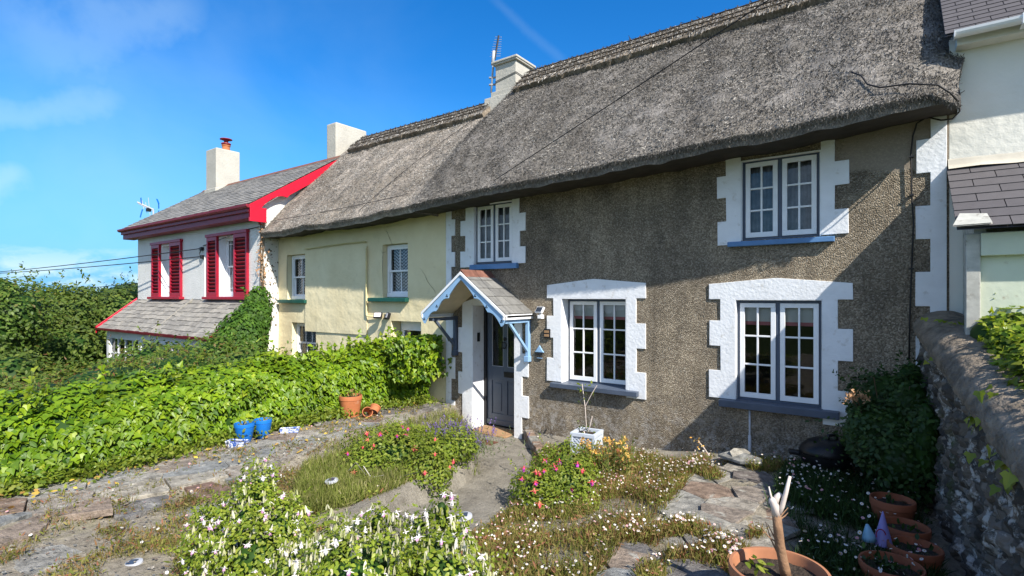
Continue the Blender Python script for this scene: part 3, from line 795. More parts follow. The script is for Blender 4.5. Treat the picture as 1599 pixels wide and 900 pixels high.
b = MB(); b.box(DR[0] + .015, DR[0] + .037, D + .10, D + .16, 1.5, 1.66); b.lathe([(0, -.012), (.014, -.01), (.016, 0), (0, .002)], seg=12, T=Matrix.Translation((DR[0] + .04, D + .13, 1.6)) @ Matrix.Rotation(PI / 2, 4, 'Y')); b.build('key_safe', M['black'], cot, bevel=.006)
b = MB(); b.box(DR[0] + .013, DR[1] - .013, D - .02, Yd + .3, -.3, -.035); b.build('doorstep', M['concrete'], cot, bevel=.01)

# thatch
th = thatch_roof(-6.95, .5, cot, M['thatch'], 190, 84, 125000, lo=.0, hi=.95)
ridge_cap(-6.42, .50, th)
# wire netting straps and right-hand cable
# chimney
ch = MB(); cx0, cx1, cy0, cy1 = -7.22, -6.66, 9.3, 9.92
ch.box(cx0, cx1, cy0, cy1, 6.2, 7.44); ch.box(cx0 - .07, cx1 + .05, cy0 - .08, cy1 + .06, 6.2, 6.84)
ch.yz([(cy0 - .16, 6.1), (cy1 + .3, 6.1), (cy1 + .3, 6.72), (cy0 - .12, 6.72)], cx0 - .22, cx1 + .03)
ch.box(cx0 - .05, cx1 + .05, cy0 - .05, cy1 + .05, 7.44, 7.475); ch.box(cx0 - .07, cx1 + .07, cy0 - .07, cy1 + .07, 7.475, 7.525)
chim = ch.build('chimney', M['chimney'], cot, bevel=.012)
w = MB()
for z in (7.12, 7.15): w.tube([(cx0 - .006, cy1, z + .02), (cx0 - .006, cy0 - .006, z - .06), (cx1 + .006, cy0 - .006, z + .03), (cx1 + .006, cy1, z)], .005, 5)
w.build('lashing_wire', M['cable'], chim)

# porch canopy
cax0, cax1, cxm, zt, zl, yf = -6.59, -4.81, -5.7, 2.70, 2.03, 6.46
can = MB()
for s, xe in ((-1, cax0), (1, cax1)):
    dx = xe - cxm; L = math.hypot(dx, zt - zl)
    can.prism([(yf + .03, 0), (D, 0), (D, .03), (yf + .03, .03)], lambda y, h: (cxm, y, zt - .05 + h), lambda y, h, xe=xe: (xe, y, zl - .05 + h))
can.build('canopy_boards', M['soffit'], cot)
sl = MB()
for s, xe in ((-1, cax0), (1, cax1)):
    sl_dir = Vector((cxm - xe, 0, zt - zl)); L = sl_dir.length
    if s > 0: slates(sl, (xe, yf - .02, zl), (0, 1, 0), sl_dir, D - yf + .02, L, .26, .225, .007)
    else: slates(sl, (xe, yf - .02, zl), (0, 1, 0), sl_dir, D - yf + .02, L, .26, .225, .007)
canopy = sl.build('canopy_slates', M['slate_canopy'], cot)
rt = MB()
for i in range(3):
    y0 = yf - .03 + i * .26; y1 = y0 + .265
    rt.prism([(-.115, -.085), (-.10, -.095), (0, .012), (.10, -.095), (.115, -.085), (0, .04)], lambda a, b_, y=y0: (cxm + a, y, zt + b_ + .012), lambda a, b_, y=y1: (cxm + a, y, zt + b_ + .012))
rt.build('ridge_tiles', M['rusty_ridge'], canopy, bevel=.006)
# scalloped bargeboards
for s, xe in ((-1, cax0), (1, cax1)):
    top = []; bot = []
    n = 48
    for i in range(n + 1):
        t = i / n; x = cxm + (xe - cxm) * t; z = zt - .02 + (zl - zt) * t
        top.append((x, z))
        base = .12
        q = t
        if q < .30: dpt = .10 + .06 * (q / .30) ** 2
        elif q < .62:
            u = (q - .30) / .32; dpt = .20 - .07 * math.sin(PI * u)
        else:
            u = (q - .62) / .38; dpt = .20 - .055 * math.sin(PI * min(1, u * 1.35)) if u < .74 else .20 - .16 * ((u - .74) / .26) ** 2 + .02
        bot.append((x, z - dpt * 1.02))
    poly = top + bot[::-1]
    if s > 0: poly = poly[::-1]
    bb = MB(); bb.xz(poly[::-1], yf - .035, yf - .008)
    bg = bb.build('bargeboard', M['paleblue'], cot, bevel=.004)
    for t in (.34, .60, .93):
        hb = MB()
        x = cxm + (xe - cxm) * t; z = zt - .02 + (zl - zt) * t - .135
        for (dx, dz) in ((0, .016), (-.014, -.008), (.014, -.008)):
            hb.lathe([(0, 0), (.011, 0), (.011, .004), (0, .004)], seg=10, T=Matrix.Translation((x + dx, yf - .034, z + dz)) @ Matrix.Rotation(PI / 2, 4, 'X'))
        hb.build('trefoil_piercing', M['black'], bg)
    vb = MB(); Dd = Vector((xe - cxm, 0, zl - zt)).normalized(); nrm = Vector((-Dd.z, 0, Dd.x)) * (1 if s > 0 else -1)
    vb.prism([(yf - .055, 0), (yf - .036, 0), (yf - .036, .05), (yf - .055, .05)], lambda y, h: (cxm, y, zt - .04 + h), lambda y, h, xe=xe: (xe, y, zl - .04 + h))
    vb.build('verge_strip', M['white'], cot, bevel=.003)
for xa in (cax1 - .03, cax0):
    fb = MB(); fb.box(xa, xa + .03, yf - .05, D - .003, zl - .085, zl - .002); fb.build('fascia', M['white'], cot, bevel=.004)
for xb, mt in ((cax1 - .075, 'paleblue'), (cax0 + .11, 'slateblue')):  # left bracket takes a darker blue to paint in its shade
    br = MB()
    br.box(xb - .03, xb + .03, D - .075, D - .003, 1.32, 1.95); br.box(xb - .045, xb + .045, D - .10, D - .003, 1.24, 1.33)
    br.box(xb - .03, xb + .03, yf + .05, D - .075, 1.885, 1.945)
    br.bar((xb, D - .06, 1.42), (xb, yf + .17, 1.90), .042, .046)
    br.build('canopy_bracket', M[mt], cot, bevel=.006)
# ================================================================= yellow thatched cottage
yel = thing('yellow_cottage', 'pale yellow rendered thatched cottage with green sills and lace curtains, behind the ivy hedge', 'cottage', (-9.6, D, 0))
YA = (-8.51, -7.77, 2.29, 3.37, .2); YB = (-12.02, -11.2, 2.24, 3.32, .2); YC = (-11.82, -10.83, .72, 1.69, .22); YD = (-8.26, -7.40, -.3, 1.82, .4)
b = MB(); holed_wall(b, -12.41, -6.752, -1.0, 4.3, D, [YA, YB, YC, YD], res=.09, amp=.016)
b.box(-12.4, -6.76, 12.0, 12.2, -.9, 4.2)
b.yz([(D + .3, 4.25), (12, 4.25), (9.6, 6.5)], -12.4, -12.2)
b.build('wall', M['yellow'], yel)
sash(-8.50, -7.78, 2.30, 3.36, D + .11, yel, 'lace', .5)
sash(-12.0, -11.21, 2.25, 3.31, D + .11, yel, 'lace', .5)
sash(-11.81, -10.84, .73, 1.68, D + .12, yel, 'lace', .5, cols=3)
sill(-8.88, -7.74, D - .10, D + .11, 2.295, .09, M['greensill'], yel, 'window_sill')
sill(-12.3, -11.15, D - .10, D + .11, 2.245, .09, M['greensill'], yel, 'window_sill')
# proud patch of old render beside the far upper window
b = MB(); holed_wall(b, -11.22, -8.99, 1.5, 3.38, D - .028, [], res=.12, amp=.008); b.box(-11.22, -8.99, D - .018, D, 1.5, 3.38)
b.build('render_patch', M['yellow'], yel)
b = MB(); b.box(-8.24, -7.42, D + .24, D + .34, 1.62, 1.82); b.box(-8.24, -8.14, D + .24, D + .34, -.2, 1.62); b.box(-7.52, -7.42, D + .24, D + .34, -.2, 1.62)
dy_ = b.build('door_frame', M['white'], yel, bevel=.01)
b = MB(); b.box(-8.14, -7.52, D + .27, D + .31, 1.2, 1.62); b.build('door_light', M['glass'], dy_)
b = MB(); b.box(-8.14, -7.52, D + .32, D + .36, -.2, 1.62); b.build('door', M['slateblue'], yel)
b = MB(); b.tube([(-8.965, D - .06, 3.32), (-8.962, D - .06, 2.6), (-8.965, D - .055, 1.93), (-8.93, D - .05, 1.895), (-8.5, D - .03, 1.90)], .017, 8); b.build('conduit', M['yellow_smooth'], yel, smooth=True)
b = MB(); pts = [(-11.2 + t * 2.2, D - .055 + .004 * math.sin(t * 9), 3.42 + .03 * math.sin(t * 2.2) + .02 * t) for t in np.linspace(0, 1, 14)]; b.tube(pts, .012, 6); b.build('cable_run', M['yellow_smooth'], yel)
ty = thatch_roof(-12.36, -6.93, yel, M['thatch_pale'], 120, 70, 60000, lo=.22, hi=1.0)
ridge_cap(-12.0, -7.26, ty, .20)
b = MB()
for t in (0,):
    pts = []
    for v in np.linspace(.08, .8, 18):
        x = -8.6 + 1.15 * (v - .08) / .72 * 1.0; y, z = thatch_point(np.array(x), np.array(v)); pts.append((x, float(y) - .02, float(z) + .03))
    b.tube(pts, .006, 5)
pts = []
for x in np.linspace(-12.3, -7.3, 40):
    y, z = thatch_point(np.array(x), np.array(.13)); pts.append((x, float(y) - .02, float(z) + .035))
b.tube(pts, .006, 5)
b.build('netting_wire', M['cable'], ty)

# twin floodlight
fl = thing('floodlight', 'small black twin floodlight fixed to the yellow wall above the hedge', 'floodlight', (-8.35, D - .03, 1.9))
b = MB(); b.box(-8.40, -8.30, D - .06, D, 1.85, 1.95); b.box(-8.36, -8.34, D - .12, D - .05, 1.86, 1.88); b.build('bracket', M['black'], fl, bevel=.004)
for x, r, tl in ((-8.5, .5, .5), (-8.2, -.5, .3)):
    T = Matrix.Translation((x, D - .14, 1.93)) @ Matrix.Rotation(r, 4, 'Z') @ Matrix.Rotation(-tl, 4, 'X')
    b = MB(); b.box(-.085, .085, -.02, .04, -.06, .06, T=T); hd = b.build('lamp_head', M['black'], fl, bevel=.006)
    b = MB(); b.box(-.07, .07, -.024, -.0205, -.045, .045, T=T); b.build('lens', M['petal_white'], hd)

# ================================================================= white house with red trim
YW = 6.76
wh = thing('white_house', 'white stippled house with crimson louvred shutters, red bargeboard and grey slate roof', 'house', (-16.2, YW, -1))
W1 = (-14.52, -13.64, 2.31, 3.88, .24); W2 = (-18.18, -17.45, 2.31, 3.84, .24)
b = MB(); holed_wall(b, -20.0, -12.41, -1.6, 4.25, YW, [W1, W2], res=.25, amp=0)
b.box(-20.0, -12.43, 11.0, 11.2, -1.6, 4.2)
for xa, xb in ((-12.62, -12.41), (-20.0, -19.8)):
    b.yz([(YW + .002, -1.6), (11, -1.6), (11, 4.3), (8.9, 6.02), (YW + .002, 4.47)], xa, xb)
b.build('wall', M['whitewall'], wh)
for (w, x0, x1, ww) in ((W1, -15.1, -12.97, 1), (W2, -18.78, -16.7, 0)):
    sash(w[0] + .01, w[1] - .01, 2.33, w[3], YW + .18, wh, 'curtain', .5, margin=True)
    rv = MB(); rv.box(w[0] - .003, w[0] + .012, YW - .002, YW + .2, 2.3, w[3]); rv.box(w[1] - .012, w[1] + .003, YW - .002, YW + .2, 2.3, w[3]); rv.box(w[0] + .012, w[1] - .012, YW + .001, YW + .2, 2.3, 2.33)
    rv.build('window_reveal', M['white'], wh)
    fr = MB(); fr.box(x0 - .03, x1 + .03, YW - .09, YW - .001, 3.9, 3.98); fr.build('window_head', M['red'], wh, bevel=.006)
    fr = MB(); fr.box(x0 - .10, x1 + .10, YW - .14, YW + .05, 2.235, 2.305); fr.build('window_sill', M['red'], wh, bevel=.006)
    for (a, c) in ((x0, w[0]), (w[1], x1)):
        sb = MB(); s = .075; y0, y1 = YW - .065, YW - .004; z0, z1 = 2.306, 3.899
        sb.box(a, a + s, y0, y1, z0, z1); sb.box(c - s, c, y0, y1, z0, z1); sb.box(a + s, c - s, y0, y1, z1 - .10, z1); sb.box(a + s, c - s, y0, y1, z0, z0 + .12)
        sb.box(c - .012, c + .012, y0 - .012, y0 + .001, z0, z1)
        n = 14; h = (z1 - z0 - .22) / n
        for i in range(n):
            zc = z0 + .12 + (i + .5) * h
            T = Matrix.Translation(((a + c) / 2, (y0 + y1) / 2, zc)) @ Matrix.Rotation(-.75, 4, 'X')
            sb.box(-(c - a) / 2 + s, (c - a) / 2 - s, -.034, .034, -.006, .006, T=T)
        sb.box(a + s, c - s, y1 - .004, y1, z0 + .12, z1 - .1, m=1)  # near-black plate stands in for the shade between the louvres
        sb.build('shutter', [M['red'], M['dark']], wh, bevel=.003)
# roof
zr, yr, ze, ye = 6.12, 8.9, 4.50, 6.40
sb = MB(); sd = Vector((0, yr - ye, zr - ze))
slates(sb, (-20.25, ye, ze), (1, 0, 0), sd, 7.97, sd.length, .27, .185, .007, .008)
sb.add([(-20.25, ye, ze - .01), (-12.28, ye, ze - .01), (-12.28, yr, zr - .01), (-20.25, yr, zr - .01), (-12.28, 11.4, ze), (-20.25, 11.4, ze)], [(0, 1, 2, 3), (3, 2, 4, 5)], .4)
rw = sb.build('slate_roof', M['slate'], wh)
b = MB()
for i in range(18):
    x = -20.25 + i * .442; b.prism([(-.10, -.07), (0, .015), (.10, -.07), (.10, -.045), (0, .045), (-.10, -.045)], lambda a, h, x=x: (x, yr + a, zr + h), lambda a, h, x=x: (x + .437, yr + a, zr + h))
b.build('ridge_tiles', M['rusty_ridge'], rw)
b = MB(); b.box(-20.3, -12.27, ye + .04, YW - .003, 4.16, 4.36); b.box(-20.3, -12.27, ye - .02, ye + .04, 4.30, 4.40)
b.build('fascia', M['maroon'], wh, bevel=.012)
b = MB(); pr = [(ye - .11, 4.47), (ye - .10, 4.41), (ye - .06, 4.385), (ye + .02, 4.385), (ye + .02, 4.47)]
b.yz(pr, -20.35, -12.22); b.build('gutter', M['maroon'], wh, bevel=.01)
b = MB(); b.box(-12.268, -12.20, ye - .02, YW + .02, 4.08, 4.42)
n = 40; top = []; bot = []
for i in range(n + 1):
    t = i / n; y = ye - .02 + (yr + .02 - ye) * t; z = ze - .03 + (zr - ze) * t
    top.append((y, z)); dp = .30 - .05 * t
    if .08 < t < .36: dp += -.16 * math.sin(PI * (t - .08) / .28) ** .6 + .02
    if .36 <= t < .40: dp += .03
    bot.append((y, z - dp))
b.yz(top + bot[::-1], -12.262, -12.215); b.build('bargeboard', M['redbright'], wh, bevel=.004)
b = MB(); b.box(-19.2, -18.46, 8.5, 9.3, 5.6, 7.33); b.box(-19.24, -18.42, 8.46, 9.34, 5.6, 5.98); ch1 = b.build('chimney', M['chimney'], wh, bevel=.03)
b = MB(); b.lathe([(.13, 0), (.12, .15), (.14, .17), (.14, .2), (.10, .2)], (-18.72, 8.95, 7.33), 16); ct = b.build('chimney_pot', M['terracotta'], ch1, smooth=True, auto=40)
b = MB(); b.lathe([(.10, .2), (.16, .24), (.15, .27), (.05, .30)], (-18.72, 8.95, 7.33), 16); b.lathe([(.07, .30), (.07, .36), (.20, .40), (.19, .42), (.02, .45)], (-18.72, 8.95, 7.33), 16); b.build('chimney_cowl', M['maroon'], ch1, smooth=True, auto=40)
b = MB(); b.box(-12.97, -12.52, 8.95, 10.0, 5.7, 7.15); b.box(-13.0, -12.5, 8.92, 10.03, 5.7, 6.12); b.build('chimney', M['chimney'], wh, bevel=.04)
# front porch under its own slates
pz1, py1, pz0, py0 = 2.22, YW, 1.34, 5.70
sb = MB(); sd = Vector((0, py1 - py0, pz1 - pz0)); slates(sb, (-20.05, py0, pz0), (1, 0, 0), sd, 7.4, sd.length, .30, .17, .009, .012)
sb.add([(-20.05, py0, pz0 - .012), (-12.65, py0, pz0 - .012), (-12.65, py1, pz1 - .012), (-20.05, py1, pz1 - .012)], [(0, 1, 2, 3)], .4)
po = sb.build('porch_roof', M['slate_porch'], wh)
b = MB(); b.bar((-16.05, py0 + .01, pz0 + .03), (-16.05, py1, pz1 + .03), .05, .03); b.build('lead_roll', M['slate'], po)
b = MB(); b.yz([(py0 - .07, pz0 + .02), (py0 - .05, pz0 - .06), (py0 + .03, pz0 - .06), (py0 + .03, pz0 - .005)], -20.1, -12.6); b.build('gutter', M['maroon'], po, bevel=.01)
for x in (-20.09, -12.61):
    b = MB(); b.prism([(-.03, -.16), (.03, -.16), (.03, .05), (-.03, .05)], lambda a, h, x=x: (x + a, py0 - .04, pz0 + h), lambda a, h, x=x: (x + a, py1, pz1 + h)); b.build('verge_board', M['redbright'], po, bevel=.004)
b = MB(); yp = 5.86
for x in (-19.45, -17.0, -15.0, -13.0): b.box(x - .1, x + .1, yp - .08, yp + .08, -1.6, 1.22)
b.box(-19.55, -12.9, yp - .07, yp + .07, 1.06, 1.30)
pg = b.build('porch_frame', M['white'], wh, bevel=.008)
b = MB()
for x0, x1 in ((-19.35, -17.1), (-16.9, -15.1), (-14.9, -13.1)):
    n = 4
    for i in range(1, n): x = x0 + (x1 - x0) * i / n; b.box(x - .02, x + .02, yp - .03, yp + .03, -1.6, 1.06)
    b.box(x0, x1, yp - .028, yp + .028, .60, .64)
b.build('glazing_bars', M['white'], pg)
b = MB()
for x0, x1 in ((-19.35, -17.1), (-16.9, -15.1), (-14.9, -13.1)): b.add([(x0, yp, -1.6), (x1, yp, -1.6), (x1, yp, 1.06), (x0, yp, 1.06)], [(0, 1, 2, 3)])
b.build('pane', M['glass'], pg)
for z, xx in ((3.62, -15.42), (3.40, -15.40)): b = MB(); b.box(xx - .05, xx + .05, YW - .08, YW, z - .05, z + .05); b.build('insulator', M['black'], wh, bevel=.01)
b = MB(); b.tube([(-15.4, YW - .05, 3.62), (-15.5, YW - .06, 3.5), (-15.47, YW - .06, 3.42)], .012, 6); b.tube([(-15.3, YW - .012, 3.4), (-15.3, YW - .012, 2.25)], .016, 6, m=1); b.tube([(-15.4, YW - .02, 3.7), (-13.0, YW - .02, 3.98), (-12.45, YW - .02, 4.0)], .010, 6)
b.build('wall_cable', [M['cable'], M['petal_white']], wh)
b = MB(); b.tube([(-12.3, ye - .02, 4.36), (-12.3, YW - .15, 4.2), (-12.36, YW - .05, 4.05)], .025, 8); b.build('gutter_outlet', M['red'], wh, smooth=True)

# aerials
ae = thing('tv_aerial', 'grey stubby tv aerial with dark curved reflector blades behind the white house roof', 'aerial', (-21.2, 9.6, 4.0))
p0 = at_d(240, 400, 20.0)
b = MB(); b.tube([(p0.x, p0.y, 3.2), (p0.x, p0.y, EYE + (464 - 328) / 825 * 20.0)], .03, 8); b.build('mast', M['metal'], ae)
def A(px, py, d=20.0): return at_d(px, py, d)
b = MB(); b.tube([A(215, 316), A(241, 328)], .028, 6); b.tube([A(216, 318, 20.3), A(240, 330, 20.3)], .012, 6)
for q in ((232, 309, 236, 346), (222, 313, 225, 326), (228, 316, 230, 333)): b.tube([A(*q[:2]), A(*q[2:])], .010, 5)
b.build('boom', M['metal'], ae)
b = MB()
for q in ((245.5, 311, 248.3, 318, 248.5, 326), (248.5, 329, 247.5, 335, 245, 341), (220.5, 309, 221, 314, 222.5, 318), (223, 327, 221, 334, 219.5, 340)):
    pts = [A(q[i], q[i + 1]) for i in (0, 2, 4)]
    for i in range(2): b.bar(pts[i], pts[i + 1], .085, .014)
b.build('reflector', M['potblue'], ae)
b = MB(); c = A(232.5, 328); b.box(c.x - .07, c.x + .07, c.y - .07, c.y + .07, c.z - .06, c.z + .06); b.build('junction_box', M['black'], ae)
Ax = 11.9
ae2 = thing('tv_aerial', 'thin yagi tv aerial on a steel pole strapped to the thatched cottage chimney', 'aerial', at_d(768, 145, Ax))
b = MB(); b.tube([at_d(767.5, 145, Ax), at_d(772, 80, Ax)], [.022, .022], 8); b.tube([at_d(769.5, 102, Ax), at_d(772, 80, Ax)], .036, 8)
for py in (122, 133): b.tube([at_d(764, py, Ax), at_d(776, py - 1, Ax)], .025, 6)
b.build('mast', M['metal'], ae2, smooth=True)
b = MB(); b.tube([at_d(773, 93, Ax), at_d(779.3, 56, Ax)], .022, 6)
b.build('boom', M['iron'], ae2)
b = MB()
for i in range(9):
    t = i / 8; c = at_d(773.8 + 5.0 * t, 88 - 30 * t, Ax); l = .13 - .05 * t
    b.tube([(c.x - l, c.y - l * .2, c.z + .02), (c.x + l, c.y + l * .2, c.z - .02)], .005, 5)
b.build('element', M['metal'], ae2)

# ================================================================= cream neighbour on the right
nb = thing('cream_house', 'cream rendered neighbour with a dark slate lean-to and white gutter, right of the thatch', 'house', (3.5, D, .3))
b = MB(); holed_wall(b, .452, 8.0, 0.0, 5.0, D, [], res=.3, amp=.01); b.box(.455, 8, 12.0, 12.2, 0, 4.9); b.yz([(D + .01, 4.9), (12.1, 4.9), (9.7, 7.4)], 7.8, 8.0); b.yz([(D + .01, 0), (12.1, 0), (12.1, 4.9), (9.7, 7.25), (D + .01, 4.9)], .455, .6)
b.build('wall', M['creamwall'], nb)
sb = MB(); e0, e1 = Vector((0, 6.93, 4.96)), Vector((0, 9.7, 7.5)); sd = e1 - e0
slates(sb, (.40, 6.93, 4.96), (1, 0, 0), sd, 7.6, sd.length, .24, .105, .005, .001, .42, .6)
sb.add([(.40, 6.93, 4.945), (8, 6.93, 4.945), (8, 9.7, 7.485), (.4, 9.7, 7.485), (8, 12.4, 4.95), (.4, 12.4, 4.95)], [(0, 1, 2, 3), (3, 2, 4, 5)], .3)
sb.build('slate_roof', M['slate_dark'], nb)
b = MB(); r = .062
prof = [(math.cos(t) * r, math.sin(t) * r) for t in np.linspace(PI, 2 * PI, 9)] + [(r - .006, 0)] + [(math.cos(t) * (r - .006), math.sin(t) * (r - .006)) for t in np.linspace(2 * PI, PI, 9)]
b.yz([(6.90 + a, 4.955 + c) for a, c in prof], .47, 8.0); b.box(.468, .474, 6.84, 6.96, 4.89, 4.96)
gut = b.build('gutter', M['white'], nb, smooth=False)
for x in (.98, 2.2, 3.4):
    b = MB(); b.box(x - .02, x + .02, 6.832, 6.842, 4.87, 4.97); b.box(x - .02, x + .02, 6.842, 7.0, 4.875, 4.889); b.build('gutter_bracket', M['white'], gut, bevel=.003)
b = MB(); b.box(.5, 8, 7.02, D - .002, 4.86, 4.94); b.build('soffit', M['creamwall'], nb)
# lean-to
l0, l1 = Vector((0, 6.02, 2.90)), Vector((0, D - .005, 3.655)); sd = l1 - l0
sb = MB(); slates(sb, (.425, 6.02, 2.90), (1, 0, 0), sd, 7.4, sd.length, .36, .17, .006, .001, .4, .62)
sb.add([(.43, 6.03, 2.885), (7.8, 6.03, 2.885), (7.8, 7.19, 3.64), (.43, 7.19, 3.64)], [(0, 1, 2, 3)], .2)
lt = sb.build('lean_to_roof', M['slate_dark'], nb)
b = MB()
P = np.zeros((60, 5, 3))
for i in range(60):
    x = .44 + i * .125
    for j, (dy, dz) in enumerate(((-.10, -.03), (-.05, .0), (-.02, .03), (-.012, .07), (0, .085))):
        P[i, j] = (x, D + dy - .012 * nz((x, j, 0), 3), 3.655 + dz + .02 * nz((x, j, 2), 2.2))
b.grid(P); b.build('cement_fillet', M['lead'], lt, smooth=True)
b = MB(); b.add([(.40, 6.0, 2.925), (.66, 6.0, 2.93), (.64, 6.16, 3.03), (.46, 6.19, 3.05)], [(0, 1, 2, 3)]); b.add([(.40, 6.0, 2.915), (.66, 6.0, 2.92), (.64, 6.16, 3.02), (.46, 6.19, 3.04)], [(3, 2, 1, 0)]); b.build('broken_slate', M['plank'], lt)
b = MB(); holed_wall(b, .60, 7.6, -.2, 2.80, 6.22, [], res=.25, amp=.008); b.build('lean_to_wall', M['palegreen'], nb)
b = MB(); b.yz([(6.225, -.2), (D - .003, -.2), (D - .003, 3.6), (6.225, 2.98)], .56, .64); b.build('lean_to_cheek', M['plank'], nb)
b = MB(); b.box(.50, .60, 6.18, 6.30, 0, 2.86); b.build('corner_post', M['plank'], nb, bevel=.006)
b = MB(); b.box(.60, 7.6, 6.15, 6.22, 2.66, 2.86); b.build('fascia', M['palegreen'], nb, bevel=.006)

# loose cable from the thatch down the brown facade
cb = thing('wall_cable', 'thin black cable looping from the thatch and down beside the right-hand quoins', 'cable', (.13, D - .02, .6))
b = MB()
pts = [at_y(1330, 113, 6.9), at_y(1345, 118, 6.85), at_y(1355, 132, 6.72), at_y(1375, 137, 6.6), at_y(1420, 131, 6.55), at_y(1465, 133, 6.52), at_y(1484, 145, 6.5), at_y(1498, 160, 6.6), at_y(1499, 174, 6.75), at_y(1488, 186, 6.95), at_y(1470, 188, 7.08), at_y(1448, 183, D - .03)]
pts += [at_y(1432, 193, D - .03), at_y(1426, 212, D - .03), at_y(1423, 240, D - .03), at_y(1424, 300, D - .03), at_y(1427, 350, D - .03), at_y(1424, 420, D - .03), at_y(1421, 500, D - .03), at_y(1420, 560, D - .03)]
b.tube(pts, .0085, 6); o = b.build('sheath', M['cable'], cb, smooth=True)
b = MB()
for py in (245, 305, 420): p = at_y(1424, py, D - .02); b.box(p.x - .018, p.x + .018, D - .045, D, p.z - .008, p.z + .008)
b.build('clip', M['iron'], cb)
ph = thing('telephone_wire', 'thin dark telephone wire slanting across the front of the thatch', 'wire', (-5.6, 6.45, 3.95))
b = MB(); a = at_y(772, 282, 6.47); c = at_d(1240, -10, 4.46)
e = c + (c - a) * 1.6 + Vector((0, 0, .3)); pts = []
for t in np.linspace(0, 1, 30): p = a.lerp(e, t); p.z -= .5 * t * (1 - t) * .25; pts.append(p)
b.tube(pts, .0065, 6); b.build('sheath', M['cable'], ph)
for k, (pa, pb, lab) in enumerate((((-15.42, YW - .1, 3.62), at_d(-260, 430, 42), 'upper overhead wire running left from the white house, between the shuttered windows'), ((-15.4, YW - .1, 3.40), at_d(-260, 424, 43), 'lower overhead wire running left from the white house to the trees'), ((-20.1, 8.8, 3.0), at_d(-300, 468, 60), 'faint low wire behind the white house just above the trees'))):
    w = thing('overhead_wire', lab, 'wire', pa, 'overhead wires left of the white house')
    b = MB(); pa = Vector(pa); pb = Vector(pb); pts = []
    for t in np.linspace(0, 1, 24): p = pa.lerp(pb, t); p.z -= .9 * 4 * t * (1 - t) * .5; pts.append(p)
    b.tube(pts, .014 if k < 2 else .012, 5); b.build('sheath', M['cable'], w)

# small things on the brown wall
so = thing('security_light', 'white solar security light on the roughcast beside the porch canopy', 'light', at_y(848, 490, D))
p = at_y(848, 486, D); T = Matrix.Translation((p.x, D - .09, p.z + .02)) @ Matrix.Rotation(-.3, 4, 'Z') @ Matrix.Rotation(-.55, 4, 'X')
b = MB(); b.box(-.085, .085, -.015, .02, -.055, .055, T=T); b.build('housing', M['white'], so, bevel=.006)
b = MB(); b.box(-.068, .068, -.019, -.0155, -.042, .042, T=T); b.build('solar_panel', M['solar'], so)
b = MB(); b.bar((p.x, D, p.z - .07), (p.x, D - .08, p.z - .05), .03); b.box(p.x - .02, p.x + .06, D - .13, D - .05, p.z - .12, p.z - .06); b.build('lamp_head', M['white'], so, bevel=.006)
p = at_y(856, 521, D)
mb_ = thing('bell_box', 'little black box with brass front in the notch of the window quoins', 'box', p)
b = MB(); b.box(p.x - .06, p.x + .06, D - .04, D, p.z - .075, p.z + .075); b.build('case', M['black'], mb_, bevel=.008)
b = MB()
for dz in (.03, -.03): b.box(p.x - .045, p.x + .045, D - .045, D - .0395, p.z + dz - .02, p.z + dz + .02)
b.build('face_plate', M['coir'], mb_, bevel=.003)
p = at_y(844, 551, D)
pl = thing('wall_plaque', 'small blue grey metal plaque with a pointed roof fixed to the roughcast by the door', 'plaque', p)
b = MB(); b.xz([(p.x - .085, p.z + .01), (p.x + .085, p.z + .01), (p.x + .05, p.z + .05), (p.x, p.z + .12), (p.x - .05, p.z + .05)], D - .035, D - .004); b.box(p.x - .05, p.x + .05, D - .03, D - .005, p.z - .09, p.z - .08); b.build('roof_motif', M['paleblue'], pl, bevel=.003)
b = MB()
for dx in (-.045, -.005, .035): b.tube([(p.x + dx + .016 * math.cos(t), D - .02, p.z - .04 + .04 * math.sin(t)) for t in np.linspace(0, 2 * PI, 13)], .008, 6)
b.build('scroll', M['iron'], pl)
p = at_y(1172, 648, D)
pp = thing('drain_pipe', 'thin grey-blue pipe rising to the right-hand window sill', 'pipe', (p.x, D - .04, .2))
b = MB(); b.tube([(p.x, D - .03, .15), (p.x, D - .03, .88)], .013, 8); b.tube([(p.x, D - .03, .15), (p.x, D - .03, .55)], .02, 8); b.build('tube', M['metal'], pp, smooth=True)

# ================================================================= garden wall on the right
gw = thing('garden_wall', 'limewashed rubble garden wall with a rounded cement coping, right edge of the garden', 'wall', (.4, 5, .2))
def wall_line(y):   # inner lower edge of the coping
    return .17 + .117 * (7.15 - y), 1.97 - .188 * (7.15 - y)
NY, NZ = 260, 64
P = np.zeros((NY, NZ, 3))
for i in range(NY):
    y = 7.19 - i * 6.4 / (NY - 1); x, zt_ = wall_line(y)
    for j in range(NZ):
        z = -.1 + (zt_ + .02 + .1) * j / (NZ - 1)
        dx = .06 * nz((y * 2.6, z * 2.0, 0), 2.6, 1) + .05 * nz((y * 3.4, z * 2.2, 0), 6, 4) + .02 * nz((y, z, 0), 19, 7)
        P[i, j] = (x + .06 + dx - .04 * (1 - j / NZ), y, z)
b = MB(); b.grid(P)
b.build('rubble_face', M['rubble'], gw, smooth=False)
P = np.zeros((NY, 22, 3))
for i in range(NY):
    y = 7.19 - i * 6.4 / (NY - 1); x, zt_ = wall_line(y)
    for j in range(22):
        t = PI * (1.08 - 1.16 * j / 21); r = .27 + .02 * nz((y, j * .4, 0), 2.2, 3) + .02 * nz((y * 2, j * .35, 0), 5, 6) + .012 * nz((y * 5, j * .6, 0), 5, 9)
        P[i, j] = (x + .25 + r * math.cos(t), y, zt_ - .02 + (.20 + .012 * nz((y, j * .3, 4), 7)) * math.sin(t))
b = MB(); b.grid(P); b.build('coping', M['mortar'], gw, smooth=True)
b = MB()
